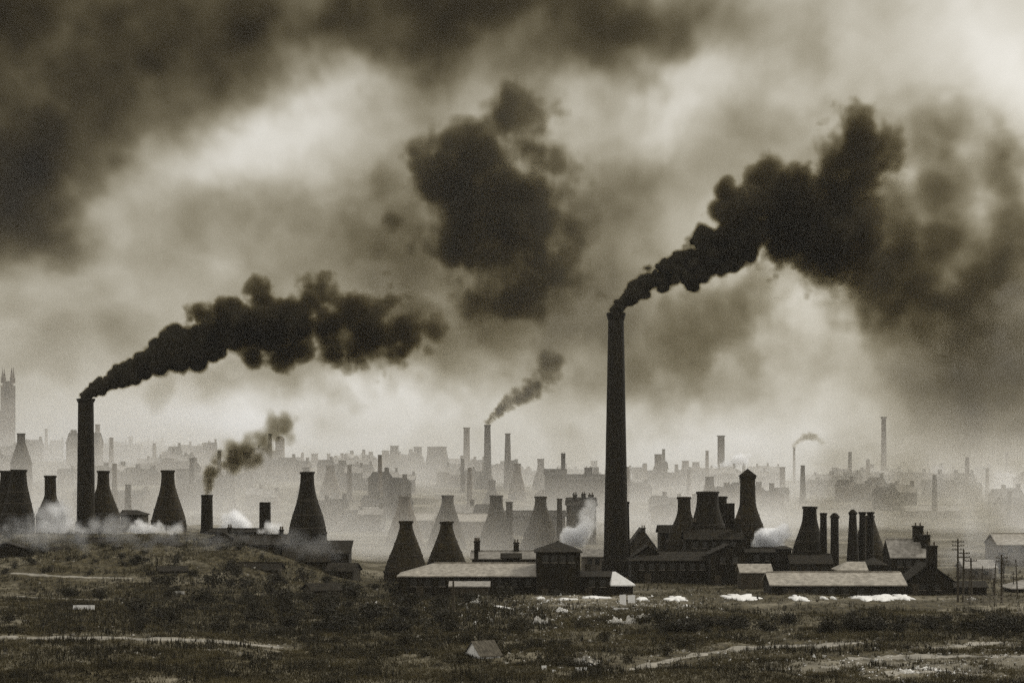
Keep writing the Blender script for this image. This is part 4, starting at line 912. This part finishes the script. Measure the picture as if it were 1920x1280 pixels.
steam('dazzling white steam over the boiler house', [(1424, 1020, 14, .6, 2), (1440, 1010, 24, .6, 2.2), (1458, 1010, 22, .8, 1.6), (1478, 990, 18, 1, .3)], 446, 25)
steam('white steam drifting at the foot of the square-topped far chimney', [(1345, 874, 6, .8, 1), (1365, 871, 9, .8, 1), (1385, 864, 12, .9, .8), (1402, 857, 11, 1, .4)], 1170, 26, .9)
steam('pale smoke drifting round the telegraph poles', [(1790, 1040, 40, 1, .02), (1830, 1020, 44, 1, .025), (1870, 1050, 44, 1, .02), (1930, 1040, 44, 1, .02)], 432, 29, 1.0)
steam('pale smoke creeping between the conical ovens and the bank', [(640, 1000, 40, 1, .012), (690, 1010, 40, 1, .014), (740, 990, 40, 1, .012), (800, 990, 40, 1, .01)], 500, 30, 1.0)
steam('pale steam wrapped round the foot of the long-necked oven', [(20, 985, 20, 1, .1), (70, 985, 30, 1, .16), (100, 970, 36, 1, .24), (140, 995, 26, 1, .2), (200, 985, 28, 1, .13), (250, 982, 22, 1, .1)], 474, 27, .7)
steam('white mist rolling over the crest of the bank', [(-10, 1006, 22, 1, .05), (60, 1002, 26, 1, .06), (150, 1004, 26, 1, .05), (330, 1010, 20, 1, .03), (480, 1014, 22, 1, .025), (590, 1020, 28, 1, .035), (640, 1036, 26, 1, .03)], 402, 28, .7)

def mist_bank(label, x0, x1, y0, y1, h, dens, seed, vox=3.0, zoff=0.0):
    """smoke that lies in the valley between the works: thick at the ground, thinning upwards"""
    z0 = min(Tz(x, y) for x in (x0, 0, x1) for y in (y0, y1)) - 2; z1 = max(Tz(x, y) for x in (x0, 0, x1) for y in (y0, y1)) + h * 2.2
    shp = (int((x1 - x0) / vox) + 1, int((y1 - y0) / vox) + 1, int((z1 - z0) / vox) + 1)
    X = x0 + np.arange(shp[0]) * vox; Y = y0 + np.arange(shp[1]) * vox; Z = z0 + np.arange(shp[2]) * vox
    G = T(X[:, None], Y[None, :])[:, :, None]; e = np.exp(-np.maximum(Z[None, None, :] - G - zoff, 0) / h)
    ed = lambda A, a, b: sstep(a, a + (b - a) * .12, A) * (1 - sstep(b - (b - a) * .12, b, A))
    q = e * ed(X, x0, x1)[:, None, None] * ed(Y, y0, y1)[None, :, None] * (1 - sstep(z1 - h * .5, z1, Z))[None, None, :]
    n = fbm3(shp, vox, 40, seed, 4); q = q * dens * np.clip(n * 3.0 - .85, .04, 2.0)
    o = volume('mist', (x0, y0, z0), vox, q, M['mist']); tag(o, label, 'mist', kind='stuff')
mist_bank('pale smoke lying between the dark works and the misty ovens', -150, 150, 515, 580, 8, .8, 31)
mist_bank('pale smoke filling the valley before the far terraces', -220, 220, 660, 860, 12, .55, 32, 5)
mist_bank('faint smoke veil hiding the foot of the church tower', -420, -120, 1130, 1290, 38, .42, 35, 7)
mist_bank('faint tall smoke veil standing behind the far terraces', -330, 330, 960, 1110, 45, .10, 34, 7)
mist_bank('thin smoke lying over the far terraces', -320, 320, 900, 1240, 13, .32, 33, 7)

def sky_smoke():
    D, vox = 2050.0, 4.5; s = D / F
    x0, x1, y0, y1, z0, z1 = -760, 760, 2020, 2080, -20, 500
    shp = (int((x1 - x0) / vox), int((y1 - y0) / vox), int((z1 - z0) / vox))
    X = (x0 + np.arange(shp[0]) * vox)[:, None]; Z = (z0 + np.arange(shp[2]) * vox)[None, :]
    tau = np.full((shp[0], shp[2]), .62)
    QX, QZ = (X + Z * 0) / 120, (Z + X * 0) / 120
    wob, wob2 = fbm2(QX + 5, QZ, 6, .6) - .5, fbm2(QX + 50, QZ + 20, 6, .6) - .5
    PX = 960 + (X + wob * 80) / s; PY = Y0 - (Z + wob2 * 70 - CAM_H) / s
    for (px, py, sx, sy, t) in SKY_SMOKE: tau += t * 1.35 * np.exp(-((PX - px) / sx / 1.15) ** 2 - ((PY - py) / sy / 1.15) ** 2)
    tau = np.maximum(tau, .06)
    n2 = fbm3((shp[0], 2, shp[2]), vox, 260, 43, 4)[:, 0]
    out = sstep(0, 220, np.abs(PX - 960) - 1000) + sstep(60, 200, -PY)      # beyond the frame the sky goes on as loose smoke
    tau = tau + np.clip(out, 0, 1) * np.clip(n2 * 2.2 - .5, 0, 1.4)
    edge = sstep(x0, x0 + 120, X) * (1 - sstep(x1 - 120, x1, X)) * (1 - sstep(z1 - 70, z1, Z)) * sstep(z0, z0 + 15, Z)
    yy = np.linspace(-1, 1, shp[1]); prof = np.exp(-(yy / .55) ** 2); prof /= prof.sum() * vox
    c, d = math.cos(.5), math.sin(.5)            # drawn out along the wind, rising to one side
    n = fbm2((QX * c + QZ * d) * .62 + wob * .7 + 3, (QZ * c - QX * d) * 1.15 + wob2 * .7, 6, .5); m_ = np.abs(fbm2(QX * 2.6 + 70, QZ * 2.6, 4, .6) * 2 - 1)
    q = (tau * edge * (.55 + .8 * n + .16 * m_))[:, None, :] * prof[None, :, None] * (.75 + .5 * fbm3(shp, vox, 60, 45, 4, .62)) / .01
    o = volume('smoke', (x0, y0, z0), vox, q, M['sky_smoke']); tag(o, 'wide bank of old smoke spread across the sky beyond the town', 'smoke', kind='stuff')
SKY_SMOKE = [(40, 20, 330, 140, 1.5), (430, 10, 210, 120, 1.5), (20, 260, 170, 140, 1.9), (250, 160, 180, 80, .5), (-220, 150, 200, 250, 1.5), (60, 430, 60, 40, .3),
    (420, 310, 230, 80, -.25), (130, 500, 140, 70, -.15), (620, 170, 130, 90, -.2), (1260, 200, 110, 90, -.3), (1890, 150, 140, 280, -.27), (1640, 60, 170, 90, -.12), (1050, 260, 50, 80, -.25),
    (780, 30, 180, 120, 1.1), (1000, 50, 210, 105, 1.4), (1200, 70, 120, 60, .7), (780, 300, 120, 120, .45), (580, 450, 200, 90, .4), (180, 640, 130, 100, .6), (400, 500, 130, 70, .25), (700, 540, 160, 100, .3),
    (1140, 430, 100, 120, .7), (1340, 250, 80, 80, .3), (1470, 130, 60, 90, .3), (1720, 380, 120, 160, .45), (1750, 600, 160, 100, .5), (1900, 640, 110, 120, .8), (1900, 480, 80, 80, .3),
    (1860, 800, 140, 100, .5), (1720, 900, 230, 70, .45), (1250, 640, 160, 70, .45), (860, 650, 190, 100, .6), (640, 730, 110, 50, .3), (1050, 600, 140, 90, .35), (1040, 840, 60, 40, .3), (1550, 640, 90, 70, .2),
    (1350, 790, 260, 80, -.3), (700, 810, 250, 60, -.3), (400, 780, 150, 50, -.3), (1650, 660, 60, 40, -.15)]
sky_smoke()

def haze_box():
    m, t = new_mat('valley_haze'); out = t.nodes.new('ShaderNodeOutputMaterial'); pv = t.nodes.new('ShaderNodeVolumePrincipled'); t.links.new(pv.outputs[0], out.inputs['Volume'])
    pv.inputs['Color'].default_value = (.94, .91, .84, 1); pv.inputs['Density'].default_value = HAZE; pv.inputs['Anisotropy'].default_value = .3
    bm = bmesh.new(); add_box(bm, -1000, 1000, -160, 1800, -4, 135); o = obj('haze', bm, m); tag(o, 'thin smoky haze filling the whole valley', 'haze', kind='stuff')
HAZE = .000045
haze_box()
